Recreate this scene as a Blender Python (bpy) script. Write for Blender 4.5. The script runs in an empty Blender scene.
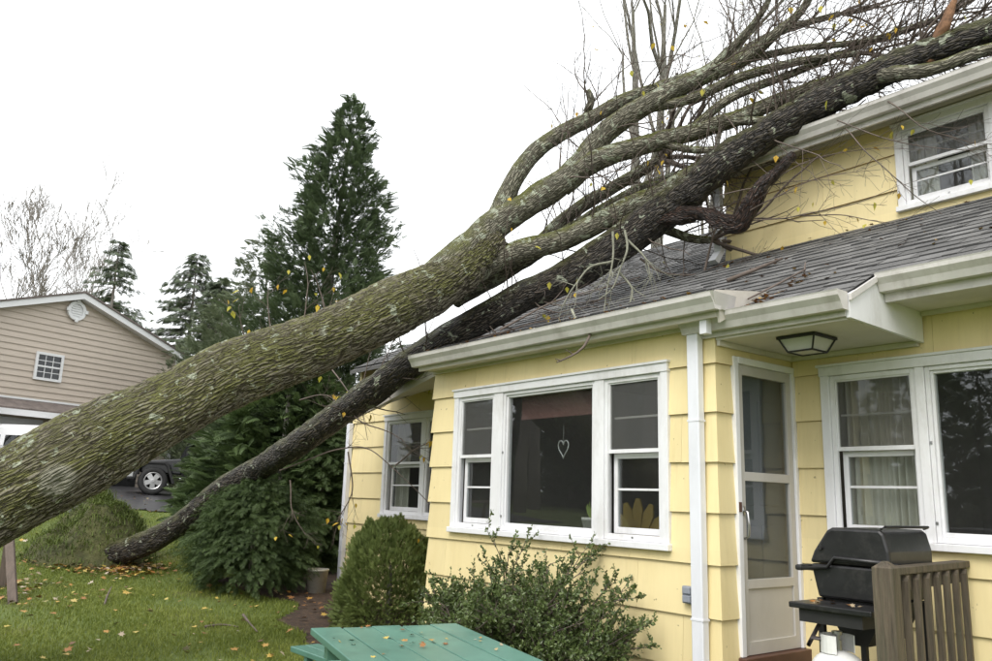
import bpy, math, random
import numpy as np
from mathutils import Vector, Matrix, noise
R = math.radians
random.seed(7); rng = np.random.default_rng(7)
scene = bpy.context.scene
COL = scene.collection

# ------------------------------------------------------------------ camera
YAW, PITCH, ROLL, FPX = R(52.026), R(11.596), R(1.735), 813.07
fw = Vector((-math.sin(YAW)*math.cos(PITCH), math.cos(YAW)*math.cos(PITCH), math.sin(PITCH)))
rt = Vector((math.cos(YAW), math.sin(YAW), 0)); up = rt.cross(fw)
rt, up = rt*math.cos(ROLL)+up*math.sin(ROLL), up*math.cos(ROLL)-rt*math.sin(ROLL)
CAM = Vector((0, 0, 1.6))
cam = bpy.data.cameras.new('camera'); camo = bpy.data.objects.new('camera', cam); COL.objects.link(camo)
cam.sensor_width = 36; cam.lens = FPX/992*36; cam.clip_start = .05; cam.clip_end = 600
m = Matrix((rt, up, -fw)).transposed().to_4x4(); m.translation = CAM
camo.matrix_world = m; scene.camera = camo

# ------------------------------------------------------------------ overcast sky, soft sun, exposure
SUN_EL, SUN_AZ = R(48), R(158)
world = bpy.data.worlds.new('World'); scene.world = world; world.use_nodes = True
nt = world.node_tree; nt.nodes.clear()
sky = nt.nodes.new('ShaderNodeTexSky'); sky.sky_type = 'NISHITA'; sky.sun_disc = False
sky.sun_elevation = SUN_EL; sky.sun_rotation = SUN_AZ; sky.dust_density = 4; sky.air_density = 1.5
hsv = nt.nodes.new('ShaderNodeHueSaturation'); hsv.inputs['Saturation'].default_value = .12
mixc = nt.nodes.new('ShaderNodeMix'); mixc.data_type = 'RGBA'; mixc.inputs[0].default_value = .7
mixc.inputs[7].default_value = (9.6, 9.8, 10.0, 1)          # the even cloud layer
bg = nt.nodes.new('ShaderNodeBackground'); bg.inputs[1].default_value = .1
wo = nt.nodes.new('ShaderNodeOutputWorld')
nt.links.new(sky.outputs[0], hsv.inputs['Color']); nt.links.new(hsv.outputs[0], mixc.inputs[6])
nt.links.new(mixc.outputs[2], bg.inputs[0]); nt.links.new(bg.outputs[0], wo.inputs[0])
sun = bpy.data.lights.new('sun', 'SUN'); sun.energy = 1.0; sun.angle = R(30); sun.color = (1, .96, .9)
suno = bpy.data.objects.new('sun', sun); COL.objects.link(suno)
sd = Vector((math.sin(SUN_AZ)*math.cos(SUN_EL), math.cos(SUN_AZ)*math.cos(SUN_EL), math.sin(SUN_EL)))
suno.rotation_euler = sd.to_track_quat('Z', 'Y').to_euler()
scene.view_settings.view_transform = 'Standard'; scene.view_settings.look = 'None'
scene.view_settings.gamma = 1; scene.view_settings.use_curve_mapping = False
scene.view_settings.exposure = 1.08
scene.render.engine = 'CYCLES'; scene.cycles.use_denoising = True
scene.cycles.max_bounces = 8; scene.cycles.transparent_max_bounces = 24; scene.cycles.sample_clamp_indirect = 6
scene.cycles.caustics_reflective = False; scene.cycles.caustics_refractive = False

# ------------------------------------------------------------------ geometry helpers
def ray(x, y): return fw + rt*((x-496)/FPX) - up*((y-330.5)/FPX)
def dep(x, y, D): return CAM + ray(x, y)*D
def onplane(x, y, p, n):
    d = ray(x, y); return CAM + d*((p-CAM).dot(n)/d.dot(n))
def smooth(a, b, x):
    t = np.clip((x-a)/(b-a), 0, 1); return t*t*(3-2*t)
def gz(x, y):
    x = np.asarray(x, float); y = np.asarray(y, float)
    z = np.interp(-x, [-40, 5.5, 8, 11, 14, 17, 21, 25, 30, 38, 60, 300], [0, 0, .07, .22, .42, .66, 1.02, 1.28, 1.5, 1.7, 2.2, 4])
    fall = smooth(7, 16, y)
    return z*(1-fall*.35) + .02*np.sin(x*1.3+y*.7) + .015*np.sin(x*.6-y*1.9)
def gzf(x, y): return float(gz(x, y))
def ghit(px, py):
    d = ray(px, py); t = 3.0
    while t < 90:
        p = CAM + d*t
        if p.z < gzf(p.x, p.y): return p
        t += .02
    return CAM + d*t

WL = {}
def setprops(o, label=None, cat=None, group=None, kind=None):
    if label: o['label'] = label
    if cat: o['category'] = cat
    if group: o['group'] = group
    if kind: o['kind'] = kind
    return o
def link(o, loc, parent=None):
    COL.objects.link(o); WL[o.name] = Vector(loc)
    if parent is not None:
        o.parent = parent; o.location = Vector(loc)-WL[parent.name]
    else: o.location = loc
    return o
def thing(name, loc, label, cat, group=None, kind=None):
    o = bpy.data.objects.new(name, None); o.empty_display_size = .2
    return setprops(link(o, loc), label, cat, group, kind)
def mesh_np(name, V, Fs, mat, parent=None, smooth_=False, attrs=None, origin=None):
    """V (n,3); Fs: list of (m,k) int arrays; attrs: {name:(type, array)} on points"""
    V = np.asarray(V, np.float64).reshape(-1, 3)
    if origin is None:
        lo, hi = V.min(0), V.max(0); origin = ((lo[0]+hi[0])/2, (lo[1]+hi[1])/2, lo[2])
    me = bpy.data.meshes.new(name)
    Fs = [np.asarray(f, np.int32) for f in Fs if len(f)]
    tot = np.concatenate([np.full(len(f), f.shape[1], np.int32) for f in Fs]); idx = np.concatenate([f.ravel() for f in Fs])
    me.vertices.add(len(V)); me.vertices.foreach_set('co', (V-np.array(origin)).astype(np.float32).ravel())
    me.loops.add(len(idx)); me.loops.foreach_set('vertex_index', idx)
    me.polygons.add(len(tot)); st = np.concatenate([[0], np.cumsum(tot)[:-1]]).astype(np.int32)
    me.polygons.foreach_set('loop_start', st); me.polygons.foreach_set('loop_total', tot)
    me.polygons.foreach_set('use_smooth', np.full(len(tot), smooth_, bool))
    for k, (ty, arr) in (attrs or {}).items():
        a = me.attributes.new(k, ty, 'POINT')
        a.data.foreach_set('vector' if ty == 'FLOAT_VECTOR' else 'value', np.asarray(arr, np.float32).ravel())
    me.update(calc_edges=True); me.validate()
    me.materials.append(mat)
    return link(bpy.data.objects.new(name, me), origin, parent)

class MB:
    def __init__(s, M=None): s.v = []; s.f = []; s.M = M
    def pt(s, p):
        p = Vector(p); s.v.append(s.M @ p if s.M else p); return len(s.v)-1
    def poly(s, pts): s.f.append([s.pt(p) for p in pts]); return s
    def box(s, x0, x1, y0, y1, z0, z1):
        i = [s.pt(p) for p in ((x0,y0,z0),(x1,y0,z0),(x1,y1,z0),(x0,y1,z0),(x0,y0,z1),(x1,y0,z1),(x1,y1,z1),(x0,y1,z1))]
        for f in ((3,2,1,0),(4,5,6,7),(0,1,5,4),(1,2,6,5),(2,3,7,6),(3,0,4,7)): s.f.append([i[k] for k in f])
        return s
    def hexa(s, a, b):
        """two quads (each 4 points, same winding) joined"""
        i = [s.pt(p) for p in a]; j = [s.pt(p) for p in b]; n = len(i)
        s.f.append(i[::-1]); s.f.append(j)
        for k in range(n): s.f.append([i[k], i[(k+1) % n], j[(k+1) % n], j[k]])
        return s
    def prism(s, prof, ax, a0, a1):
        """prof: 2D points; ax 'x': prof=(y,z); 'y': prof=(x,z); 'z': prof=(x,y)"""
        def q(u, w, a): return {'x': (a, u, w), 'y': (u, a, w), 'z': (u, w, a)}[ax]
        return s.hexa([q(u, w, a0) for u, w in prof], [q(u, w, a1) for u, w in prof])
    def tube(s, pts, rad, n=8, cap=True):
        V, Fq = tube_np(pts, rad, n); o = len(s.v)
        for v in V: s.pt(v)
        s.f += (Fq+o).tolist()
        if cap:
            s.f.append([o+k for k in range(n)][::-1]); s.f.append([len(s.v)-n+k for k in range(n)])
        return s
    def lathe(s, prof, c, n=20):
        """prof list of (r,z) about vertical axis at c"""
        o = len(s.v)
        for r, z in prof:
            for k in range(n):
                a = 2*math.pi*k/n; s.pt((c[0]+r*math.cos(a), c[1]+r*math.sin(a), c[2]+z))
        for j in range(len(prof)-1):
            for k in range(n): s.f.append([o+j*n+k, o+j*n+(k+1) % n, o+(j+1)*n+(k+1) % n, o+(j+1)*n+k])
        return s
    def build(s, name, mat, parent=None, sm=False, bevel=0):
        V = np.array([tuple(v) for v in s.v]); lo, hi = V.min(0), V.max(0)
        org = ((lo[0]+hi[0])/2, (lo[1]+hi[1])/2, lo[2])
        me = bpy.data.meshes.new(name); me.from_pydata((V-np.array(org)).tolist(), [], s.f); me.update()
        if sm: me.polygons.foreach_set('use_smooth', [True]*len(me.polygons))
        me.materials.append(mat)
        o = link(bpy.data.objects.new(name, me), org, parent)
        if bevel:
            b = o.modifiers.new('bevel', 'BEVEL'); b.width = bevel; b.segments = 2; b.limit_method = 'ANGLE'; b.angle_limit = R(40)
        return o

def tube_np(pts, rad, n=8):
    P = np.array([tuple(p) for p in pts], float); k = len(P)
    rad = np.broadcast_to(np.asarray(rad, float), (k,))
    T = np.gradient(P, axis=0); T /= np.linalg.norm(T, axis=1, keepdims=True)+1e-12
    a = np.array([0, 0, 1.]) if abs(T[0][2]) < .9 else np.array([1., 0, 0])
    u = np.cross(T[0], a); u /= np.linalg.norm(u); U = [u]
    for i in range(1, k):
        u = U[-1]-T[i]*(U[-1]@T[i]); U.append(u/(np.linalg.norm(u)+1e-12))
    U = np.array(U); W = np.cross(T, U)
    th = np.arange(n)*2*np.pi/n
    V = P[:, None]+rad[:, None, None]*(np.cos(th)[None, :, None]*U[:, None]+np.sin(th)[None, :, None]*W[:, None])
    i = np.arange(k-1)[:, None]*n; j = np.arange(n)[None]
    F = np.stack([i+j, i+(j+1) % n, i+n+(j+1) % n, i+n+j], -1).reshape(-1, 4)
    return V.reshape(-1, 3), F
def spline(pts, vals, step):
    """Catmull-Rom through pts (Vectors) with extra scalar per point, resampled every `step` metres"""
    P = np.array([tuple(p)+(v,) for p, v in zip(pts, vals)], float)
    Q = np.vstack([2*P[0]-P[1], P, 2*P[-1]-P[-2]]); out = []
    for i in range(1, len(Q)-2):
        L = np.linalg.norm(Q[i+1, :3]-Q[i, :3]); n = max(2, int(L/step))
        t = (np.arange(n)/n)[:, None]
        out.append(.5*((2*Q[i])+(-Q[i-1]+Q[i+1])*t+(2*Q[i-1]-5*Q[i]+4*Q[i+1]-Q[i+2])*t**2+(-Q[i-1]+3*Q[i]-3*Q[i+1]+Q[i+2])*t**3))
    out.append(P[-1:]); out = np.vstack(out)
    return out[:, :3], np.maximum(out[:, 3], 1e-4)
class TubeBag:
    """many tubes in one mesh, with the bark coordinate that keeps grain along the wood"""
    def __init__(s): s.V = []; s.F = []; s.B = []; s.n = 0; s.caps = []
    def add(s, P, rad, n, cap=True):
        V, F = tube_np(P, rad, n); P = np.asarray([tuple(p) for p in P], float); k = len(P)
        rad = np.broadcast_to(np.asarray(rad, float), (k,))
        L = np.concatenate([[0], np.cumsum(np.linalg.norm(np.diff(P, axis=0), axis=1))])+s.n*.37 % 50
        th = np.arange(n)*2*np.pi/n; rr = np.maximum(rad.mean(), rad)
        B = np.stack([rr[:, None]*np.cos(th), rr[:, None]*np.sin(th), np.repeat(L[:, None], n, 1)], -1).reshape(-1, 3)
        s.V.append(V); s.F.append(F+s.n); s.B.append(B)
        if cap and n > 4: s.caps.append(np.arange(n)[None, ::-1]+s.n); s.caps.append(np.arange(n)[None]+s.n+len(V)-n)
        s.n += len(V)
    def build(s, name, mat, parent=None, sm=True):
        by = {}
        for c in s.caps: by.setdefault(c.shape[1], []).append(c)
        return mesh_np(name, np.vstack(s.V), [np.vstack(s.F)]+[np.vstack(c) for c in by.values()], mat, parent, sm,
                       {'bark': ('FLOAT_VECTOR', np.vstack(s.B))})
def scatter(TV, TF, pos, X, Y, Z, sc):
    """copies of a template (verts, quads/tris list) in numpy: pos (n,3), axes (n,3), scale (n,)"""
    n, k = len(pos), len(TV)
    V = pos[:, None]+sc[:, None, None]*(TV[None, :, 0:1]*X[:, None]+TV[None, :, 1:2]*Y[:, None]+TV[None, :, 2:3]*Z[:, None])
    Fs = [(f[None]+(np.arange(n)*k)[:, None, None]).reshape(-1, f.shape[1]) for f in TF]
    return V.reshape(-1, 3), Fs
def unit(a): return a/(np.linalg.norm(a, axis=-1, keepdims=True)+1e-12)
def frame(Zd, roll=None):
    """axes with X along Zd direction"""
    X = unit(Zd); ref = np.tile([0, 0, 1.], (len(X), 1)); ref[np.abs(X[:, 2]) > .95] = [1, 0, 0]
    Y = unit(np.cross(ref, X)); Z = np.cross(X, Y)
    if roll is not None:
        c, s_ = np.cos(roll)[:, None], np.sin(roll)[:, None]; Y, Z = c*Y+s_*Z, c*Z-s_*Y
    return X, Y, Z

# ------------------------------------------------------------------ materials
def newmat(name):
    m = bpy.data.materials.new(name); m.use_nodes = True; nt = m.node_tree
    return m, nt, nt.nodes['Principled BSDF']
def nd(nt, t, **kw):
    n = nt.nodes.new(t)
    for k, v in kw.items():
        if k.startswith('i_'): n.inputs[k[2:].replace('_', ' ')].default_value = v
        else: setattr(n, k, v)
    return n
def ramp(nt, src, stops):
    r = nt.nodes.new('ShaderNodeValToRGB'); e = r.color_ramp.elements
    while len(e) < len(stops): e.new(.5)
    for q, (p, c) in zip(e, stops): q.position = p; q.color = tuple(c)+(1,) if len(c) == 3 else c
    nt.links.new(src, r.inputs[0]); return r.outputs[0]
def mix(nt, fac, a, b, blend='MIX'):
    x = nt.nodes.new('ShaderNodeMix'); x.data_type = 'RGBA'; x.blend_type = blend
    for sock, v in ((x.inputs[0], fac), (x.inputs[6], a), (x.inputs[7], b)):
        if hasattr(v, 'is_linked') or isinstance(v, bpy.types.NodeSocket): nt.links.new(v, sock)
        else: sock.default_value = v if isinstance(v, float) else tuple(v)+(1,)
    return x.outputs[2]
def coords(nt, kind='Object', scale=(1, 1, 1), attr=None):
    if attr: src = nd(nt, 'ShaderNodeAttribute', attribute_name=attr).outputs['Vector']
    elif kind == 'World': src = nd(nt, 'ShaderNodeNewGeometry').outputs['Position']
    else: src = nd(nt, 'ShaderNodeTexCoord').outputs[kind]
    mp = nd(nt, 'ShaderNodeMapping'); mp.inputs['Scale'].default_value = scale
    nt.links.new(src, mp.inputs[0]); return mp.outputs[0]
def ntex(nt, vec, scale, detail=4, rough=.6, dist=0):
    n = nd(nt, 'ShaderNodeTexNoise'); n.inputs['Scale'].default_value = scale; n.inputs['Detail'].default_value = detail
    n.inputs['Roughness'].default_value = rough; n.inputs['Distortion'].default_value = dist
    nt.links.new(vec, n.inputs['Vector']); return n.outputs[0]
def bump(nt, bs, h, strength, dist):
    b = nd(nt, 'ShaderNodeBump'); b.inputs['Strength'].default_value = strength; b.inputs['Distance'].default_value = dist
    nt.links.new(h, b.inputs['Height']); nt.links.new(b.outputs[0], bs.inputs['Normal']); return b
def simple(name, col, rough=.6, var=.12, scale=6, grain=(1, 1, 1), bmp=.1, bdist=.004, metal=0, dirt=None, dirt_amt=.5, coords_='World', spec=.5):
    m, nt, bs = newmat(name); v = coords(nt, coords_, grain)
    n1 = ntex(nt, v, scale, 6, .65); n2 = ntex(nt, v, scale*.23, 3)
    d = tuple(c*(1-var*2) for c in col); l = tuple(min(1, c*(1+var)) for c in col)
    c = ramp(nt, n1, [(.3, d), (.7, l)])
    c = mix(nt, .5, c, ramp(nt, n2, [(.3, d), (.7, l)]))
    if dirt:
        f = ramp(nt, ntex(nt, v, scale*.6, 8, .75), [(.5, (0, 0, 0)), (.72, (dirt_amt,)*3)])
        c = mix(nt, f, c, dirt)
    nt.links.new(c, bs.inputs['Base Color'])
    bs.inputs['Roughness'].default_value = rough; bs.inputs['Metallic'].default_value = metal
    bs.inputs['Specular IOR Level'].default_value = spec
    if bmp: bump(nt, bs, n1, bmp, bdist)
    return m

M = {}
def siding(name, col):
    m, nt, bs = newmat(name)
    v = coords(nt, 'World', (55, 55, 1.2)); g = ntex(nt, v, 1, 3, .5)            # striations down each shingle
    w = ntex(nt, coords(nt, 'World', (1, 1, .35)), 2.2, 7, .7); w2 = ntex(nt, coords(nt, 'World'), 30, 3)
    oi = nd(nt, 'ShaderNodeObjectInfo').outputs['Random']
    c = ramp(nt, oi, [(0, tuple(x*.93 for x in col)), (1, tuple(min(1, x*1.03) for x in col))])
    c = mix(nt, ramp(nt, w, [(.45, (0, 0, 0)), (.80, (.42,)*3)]), c, (col[0]*.78, col[1]*.72, col[2]*.55))
    c = mix(nt, ramp(nt, g, [(.35, (.07,)*3), (.6, (0, 0, 0))]), c, tuple(x*.7 for x in col))
    st = ntex(nt, coords(nt, 'World', (6, 6, .5)), 1.6, 6, .7)
    c = mix(nt, ramp(nt, st, [(.55, (0, 0, 0)), (.75, (.30,)*3)]), c, (col[0]*.62, col[1]*.60, col[2]*.55))      # rain streaks
    spots = ramp(nt, ntex(nt, coords(nt, 'World'), 21, 2, .5), [(.735, (0, 0, 0)), (.76, (.6,)*3)])
    c = mix(nt, spots, c, (.18, .14, .07))
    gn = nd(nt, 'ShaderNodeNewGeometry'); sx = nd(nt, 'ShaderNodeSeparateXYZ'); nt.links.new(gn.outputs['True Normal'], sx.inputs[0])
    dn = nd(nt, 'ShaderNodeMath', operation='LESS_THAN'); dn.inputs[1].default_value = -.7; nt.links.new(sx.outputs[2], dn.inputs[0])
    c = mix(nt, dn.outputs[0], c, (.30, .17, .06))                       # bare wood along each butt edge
    nt.links.new(c, bs.inputs['Base Color']); bs.inputs['Roughness'].default_value = .55
    bump(nt, bs, g, .15, .002); return m
M['yellow'] = siding('yellow_painted_shingle', (.80, .672, .372))
M['white'] = simple('white_trim_paint', (.78, .78, .80), .5, .06, 5, (1, 1, .4), .06, dirt=(.42, .40, .36), dirt_amt=.45)
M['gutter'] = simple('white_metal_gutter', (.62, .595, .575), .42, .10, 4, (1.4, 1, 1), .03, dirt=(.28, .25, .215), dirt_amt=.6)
M['pipe'] = simple('white_downpipe', (.74, .75, .80), .4, .05, 5, (1, 1, .3), .02, dirt=(.5, .5, .5), dirt_amt=.3)
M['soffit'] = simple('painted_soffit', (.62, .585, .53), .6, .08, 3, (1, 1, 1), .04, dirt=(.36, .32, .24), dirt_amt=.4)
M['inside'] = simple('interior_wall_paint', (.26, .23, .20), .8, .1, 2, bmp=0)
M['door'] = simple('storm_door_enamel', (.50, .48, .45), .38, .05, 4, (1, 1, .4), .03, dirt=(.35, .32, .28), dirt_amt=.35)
M['reddish'] = simple('brown_painted_wood', (.10, .045, .03), .5, .2, 9, bmp=.1)
M['blue_door'] = simple('blue_grey_door', (.12, .135, .16), .5, .06, 4)
M['steel'] = simple('brushed_metal', (.45, .45, .45), .3, .1, 10, metal=1)
M['grey_box'] = simple('grey_plastic', (.26, .28, .32), .5, .08, 20)
M['black'] = simple('black_enamel', (.016, .016, .017), .34, .3, 14, bmp=.12, bdist=.002, dirt=(.07, .065, .06), dirt_amt=.5)
M['black_matte'] = simple('black_matt_shade', (.018, .018, .018), .6, .2, 10)
M['glow_glass'] = simple('frosted_lamp_glass', (.5, .5, .46), .35, .05, 5)
M['tank'] = simple('white_tank_paint', (.76, .76, .74), .4, .05, 8, dirt=(.35, .3, .25), dirt_amt=.5)
M['hose'] = simple('rubber_hose', (.05, .04, .04), .5, .1)
M['curtain'] = simple('sheer_curtain', (.72, .70, .60), .9, .05, 3, bmp=0)
M['blind'] = simple('red_brown_blind', (.22, .10, .085), .7, .12, 12, (1, 1, 6))
M['chair'] = simple('yellow_chair_paint', (.42, .29, .06), .5, .1, 6)
M['pot'] = simple('white_flower_pot', (.62, .60, .56), .5, .06, 8)
M['plantleaf'] = simple('houseplant_leaf', (.30, .38, .10), .45, .2, 8)
M['tablegreen'] = simple('green_painted_plank', (.098, .225, .175), .38, .14, 5, (1, 1, 1), .12, dirt=(.05, .13, .095), dirt_amt=.75)
M['bucket'] = simple('weathered_white_plastic', (.50, .48, .42), .55, .1, 8, dirt=(.2, .17, .12), dirt_amt=.7)
M['post'] = simple('grey_weathered_post', (.15, .115, .095), .8, .2, 7, (6, 6, .6), .35, .006)
M['deckwood'] = simple('weathered_deck_wood', (.112, .088, .060), .8, .38, 9, (9, 9, .6), .7, .008, dirt=(.07, .075, .045), dirt_amt=.7)
M['beige'] = simple('beige_vinyl_siding', (.56, .48, .40), .6, .05, 2, (1, 1, 2), .02)
M['nwhite'] = simple('neighbour_white_trim', (.78, .78, .78), .5, .03, 2, bmp=0)
M['nroof'] = simple('neighbour_brown_shingle', (.17, .14, .125), .85, .3, 14, bmp=.2)
M['vanwhite'] = simple('white_car_paint', (.78, .78, .79), .25, .02, 2, bmp=0)
M['carblack'] = simple('black_car_paint', (.02, .02, .022), .18, .1, 3, bmp=0)
M['tyre'] = simple('tyre_rubber', (.022, .022, .022), .75, .15, 20, bmp=.1)
M['alloy'] = simple('alloy_wheel', (.55, .55, .55), .35, .05, 5, metal=.7, bmp=0)
M['amber'] = simple('amber_lens', (.75, .28, .03), .25, .05, bmp=0)
M['chrome'] = simple('lamp_lens', (.5, .5, .48), .2, .05, bmp=0)
M['redlens'] = simple('red_lens', (.35, .02, .06), .25, .05, bmp=0)

def glassmat(name, ior=1.75, tint=(.80, .82, .82), haze=.02):
    m, nt, bs = newmat(name); nt.nodes.remove(bs); out = nt.nodes['Material Output']
    fr = nd(nt, 'ShaderNodeFresnel'); fr.inputs[0].default_value = ior
    tr = nd(nt, 'ShaderNodeBsdfTransparent'); tr.inputs[0].default_value = tint+(1,)
    gl = nd(nt, 'ShaderNodeBsdfGlossy'); gl.inputs['Roughness'].default_value = .012
    gl.inputs[0].default_value = (.9, .93, .95, 1)
    n = ntex(nt, coords(nt, 'World'), 1.6, 2, .4); b = nd(nt, 'ShaderNodeBump'); b.inputs['Strength'].default_value = .05; b.inputs['Distance'].default_value = .02
    nt.links.new(n, b.inputs['Height']); nt.links.new(b.outputs[0], gl.inputs['Normal'])
    ms = nd(nt, 'ShaderNodeMixShader')
    gg = nd(nt, 'ShaderNodeNewGeometry'); inv = nd(nt, 'ShaderNodeMath', operation='SUBTRACT'); inv.inputs[0].default_value = 1; nt.links.new(gg.outputs['Backfacing'], inv.inputs[1])
    ml = nd(nt, 'ShaderNodeMath', operation='MULTIPLY'); nt.links.new(fr.outputs[0], ml.inputs[0]); nt.links.new(inv.outputs[0], ml.inputs[1])
    nt.links.new(ml.outputs[0], ms.inputs[0]); nt.links.new(tr.outputs[0], ms.inputs[1]); nt.links.new(gl.outputs[0], ms.inputs[2])
    df = nd(nt, 'ShaderNodeBsdfDiffuse'); df.inputs[0].default_value = (.42, .42, .42, 1); m2 = nd(nt, 'ShaderNodeMixShader'); m2.inputs[0].default_value = haze
    nt.links.new(ms.outputs[0], m2.inputs[1]); nt.links.new(df.outputs[0], m2.inputs[2])
    nt.links.new(m2.outputs[0], out.inputs[0]); return m
M['glass'] = glassmat('window_glass', 1.85)
M['screen'] = glassmat('screened_glass', 1.5, (.72, .72, .70), .11)
M['carglass'] = glassmat('car_glass', 1.6, (.2, .22, .22))

def roofmat(name):
    m, nt, bs = newmat(name); v = coords(nt, 'World')
    at = nd(nt, 'ShaderNodeAttribute', attribute_name='rnd').outputs['Fac']
    c = ramp(nt, at, [(0, (.088, .088, .087)), (.5, (.120, .120, .119)), (1, (.170, .169, .167))])
    g = ntex(nt, v, 260, 2, .8); w = ntex(nt, v, 1.7, 6, .7)
    c = mix(nt, .55, c, ramp(nt, g, [(.3, (.4, .4, .4)), (.72, (1.6, 1.55, 1.5))]), 'MULTIPLY')
    c = mix(nt, ramp(nt, w, [(.5, (0, 0, 0)), (.75, (.5,)*3)]), c, (.055, .052, .046))
    nt.links.new(c, bs.inputs['Base Color']); bs.inputs['Roughness'].default_value = .7
    bump(nt, bs, g, .5, .004); return m
M['roof'] = roofmat('grey_asphalt_shingle')
M['asphalt_edge_shade'] = simple('black_shingle_edge_shade', (.028, .028, .028), .8, .2, 30, bmp=0)  # black cut edge, doubling as a painted shadow line between shingle rows

def barkmat(name, lo, hi, moss=.5, lichen=.4, scale=1.0, disp=0, wet=.75, ridge=(1, 1, .17)):
    m, nt, bs = newmat(name); L = nt.links
    src = nd(nt, 'ShaderNodeAttribute', attribute_name='bark').outputs['Vector']
    warp = nd(nt, 'ShaderNodeTexNoise'); warp.inputs['Scale'].default_value = 5*scale; warp.inputs['Detail'].default_value = 3
    L.new(src, warp.inputs['Vector'])
    sub = nd(nt, 'ShaderNodeVectorMath', operation='MULTIPLY_ADD'); sub.inputs[1].default_value = (.075/scale, .075/scale, .10/scale)
    L.new(warp.outputs[1], sub.inputs[0]); L.new(src, sub.inputs[2])
    mp = nd(nt, 'ShaderNodeMapping'); mp.inputs['Scale'].default_value = ridge; mp.inputs['Rotation'].default_value = (.10, .06, 0); L.new(sub.outputs[0], mp.inputs[0])
    vo = nd(nt, 'ShaderNodeTexVoronoi'); vo.feature = 'DISTANCE_TO_EDGE'; vo.inputs['Scale'].default_value = 27*scale; L.new(mp.outputs[0], vo.inputs['Vector'])
    fine = ntex(nt, mp.outputs[0], 75*scale, 5, .7)
    h = nd(nt, 'ShaderNodeMath', operation='MULTIPLY_ADD'); h.inputs[1].default_value = .35
    L.new(fine, h.inputs[0])
    hv = nd(nt, 'ShaderNodeMapRange'); hv.inputs['From Max'].default_value = .28; L.new(vo.outputs['Distance'], hv.inputs['Value']); L.new(hv.outputs[0], h.inputs[2])
    H = h.outputs[0]
    c = ramp(nt, H, [(.05, tuple(x*.55 for x in lo)), (.5, lo), (1.15/1.35, hi)])
    big = ntex(nt, src, 2.2, 5, .65)
    c = mix(nt, ramp(nt, big, [(.35, (.0,)*3), (.7, (.5,)*3)]), c, tuple(x*.6 for x in lo))
    gn = nd(nt, 'ShaderNodeNewGeometry'); sx = nd(nt, 'ShaderNodeSeparateXYZ'); L.new(gn.outputs['Normal'], sx.inputs[0])
    if moss:
        mo = nd(nt, 'ShaderNodeMath', operation='MULTIPLY_ADD'); mo.inputs[1].default_value = .40
        L.new(sx.outputs[2], mo.inputs[0]); L.new(ntex(nt, src, 3.1, 7, .72), mo.inputs[2])
        mf = ramp(nt, mo.outputs[0], [(.60-.06*moss, (0, 0, 0)), (.86-.08*moss, (min(1, .95*moss+.2),)*3)])
        mc = ramp(nt, fine, [(.3, (.060, .066, .013)), (.7, (.160, .165, .036))])
        c = mix(nt, mf, c, mc)
    if lichen:
        lv = ntex(nt, src, 6.5*scale**.5, 6, .62, .6)
        lf = ramp(nt, lv, [(.66-.09*lichen, (0, 0, 0)), (.69-.09*lichen, (.85,)*3)])
        c = mix(nt, lf, c, ramp(nt, fine, [(.3, (.24, .26, .19)), (.7, (.50, .54, .42))]))
    kf = nd(nt, 'ShaderNodeMath', operation='MULTIPLY'); kf.inputs[1].default_value = .92; L.new(nd(nt, 'ShaderNodeAttribute', attribute_name='knot').outputs['Fac'], kf.inputs[0])
    kc = mix(nt, ramp(nt, kf.outputs[0], [(.955, (0, 0, 0)), (.995, (.8, .8, .8))]), ramp(nt, fine, [(.35, (.15, .145, .11)), (.7, (.33, .32, .26))]), (.025, .020, .015))
    c = mix(nt, ramp(nt, kf.outputs[0], [(.35, (0, 0, 0)), (.6, (.85,)*3)]), c, kc)      # grey scar tissue
    L.new(c, bs.inputs['Base Color']); bs.inputs['Roughness'].default_value = wet; bs.inputs['Specular IOR Level'].default_value = .35
    if disp:
        dn = nd(nt, 'ShaderNodeDisplacement'); dn.inputs['Scale'].default_value = disp; dn.inputs['Midlevel'].default_value = .7
        L.new(H, dn.inputs['Height']); L.new(dn.outputs[0], nt.nodes['Material Output'].inputs['Displacement']); m.displacement_method = 'BOTH'
    else: bump(nt, bs, H, 1.0, .03/scale)
    return m
M['bark_big'] = barkmat('mossy_furrowed_bark', (.074, .062, .046), (.240, .215, .170), .74, .55, 1.9, .019, ridge=(1, 1, .08))
M['bark_limb'] = barkmat('lichen_grey_bark', (.105, .098, .070), (.310, .290, .225), .8, 1.05, 1.9, 0, ridge=(1, 1, .14))
M['bark_dark'] = barkmat('wet_dark_bark', (.017, .014, .011), (.092, .077, .060), .34, .6, 1.6, 0, .5)
M['twig'] = simple('twig_bark', (.135, .105, .088), .8, .25, 20, bmp=0)
M['twig_pale'] = simple('lichen_twig_bark', (.26, .26, .20), .85, .25, 25, bmp=0)
M['rawwood'] = simple('torn_heartwood', (.24, .125, .065), .85, .42, 30, (1, 1, 1), .4, .01)
M['stubwood'] = barkmat('wet_red_brown_bark', (.014, .009, .007), (.075, .042, .030), 0, .15, 2.2, 0, .45)
M['bark_far'] = barkmat('grey_bare_tree_bark', (.20, .185, .155), (.38, .36, .31), .25, .4, 1.0, 0)
M['bark_far2'] = simple('distant_bark', (.24, .215, .19), .9, .2, 3, bmp=0)

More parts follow.
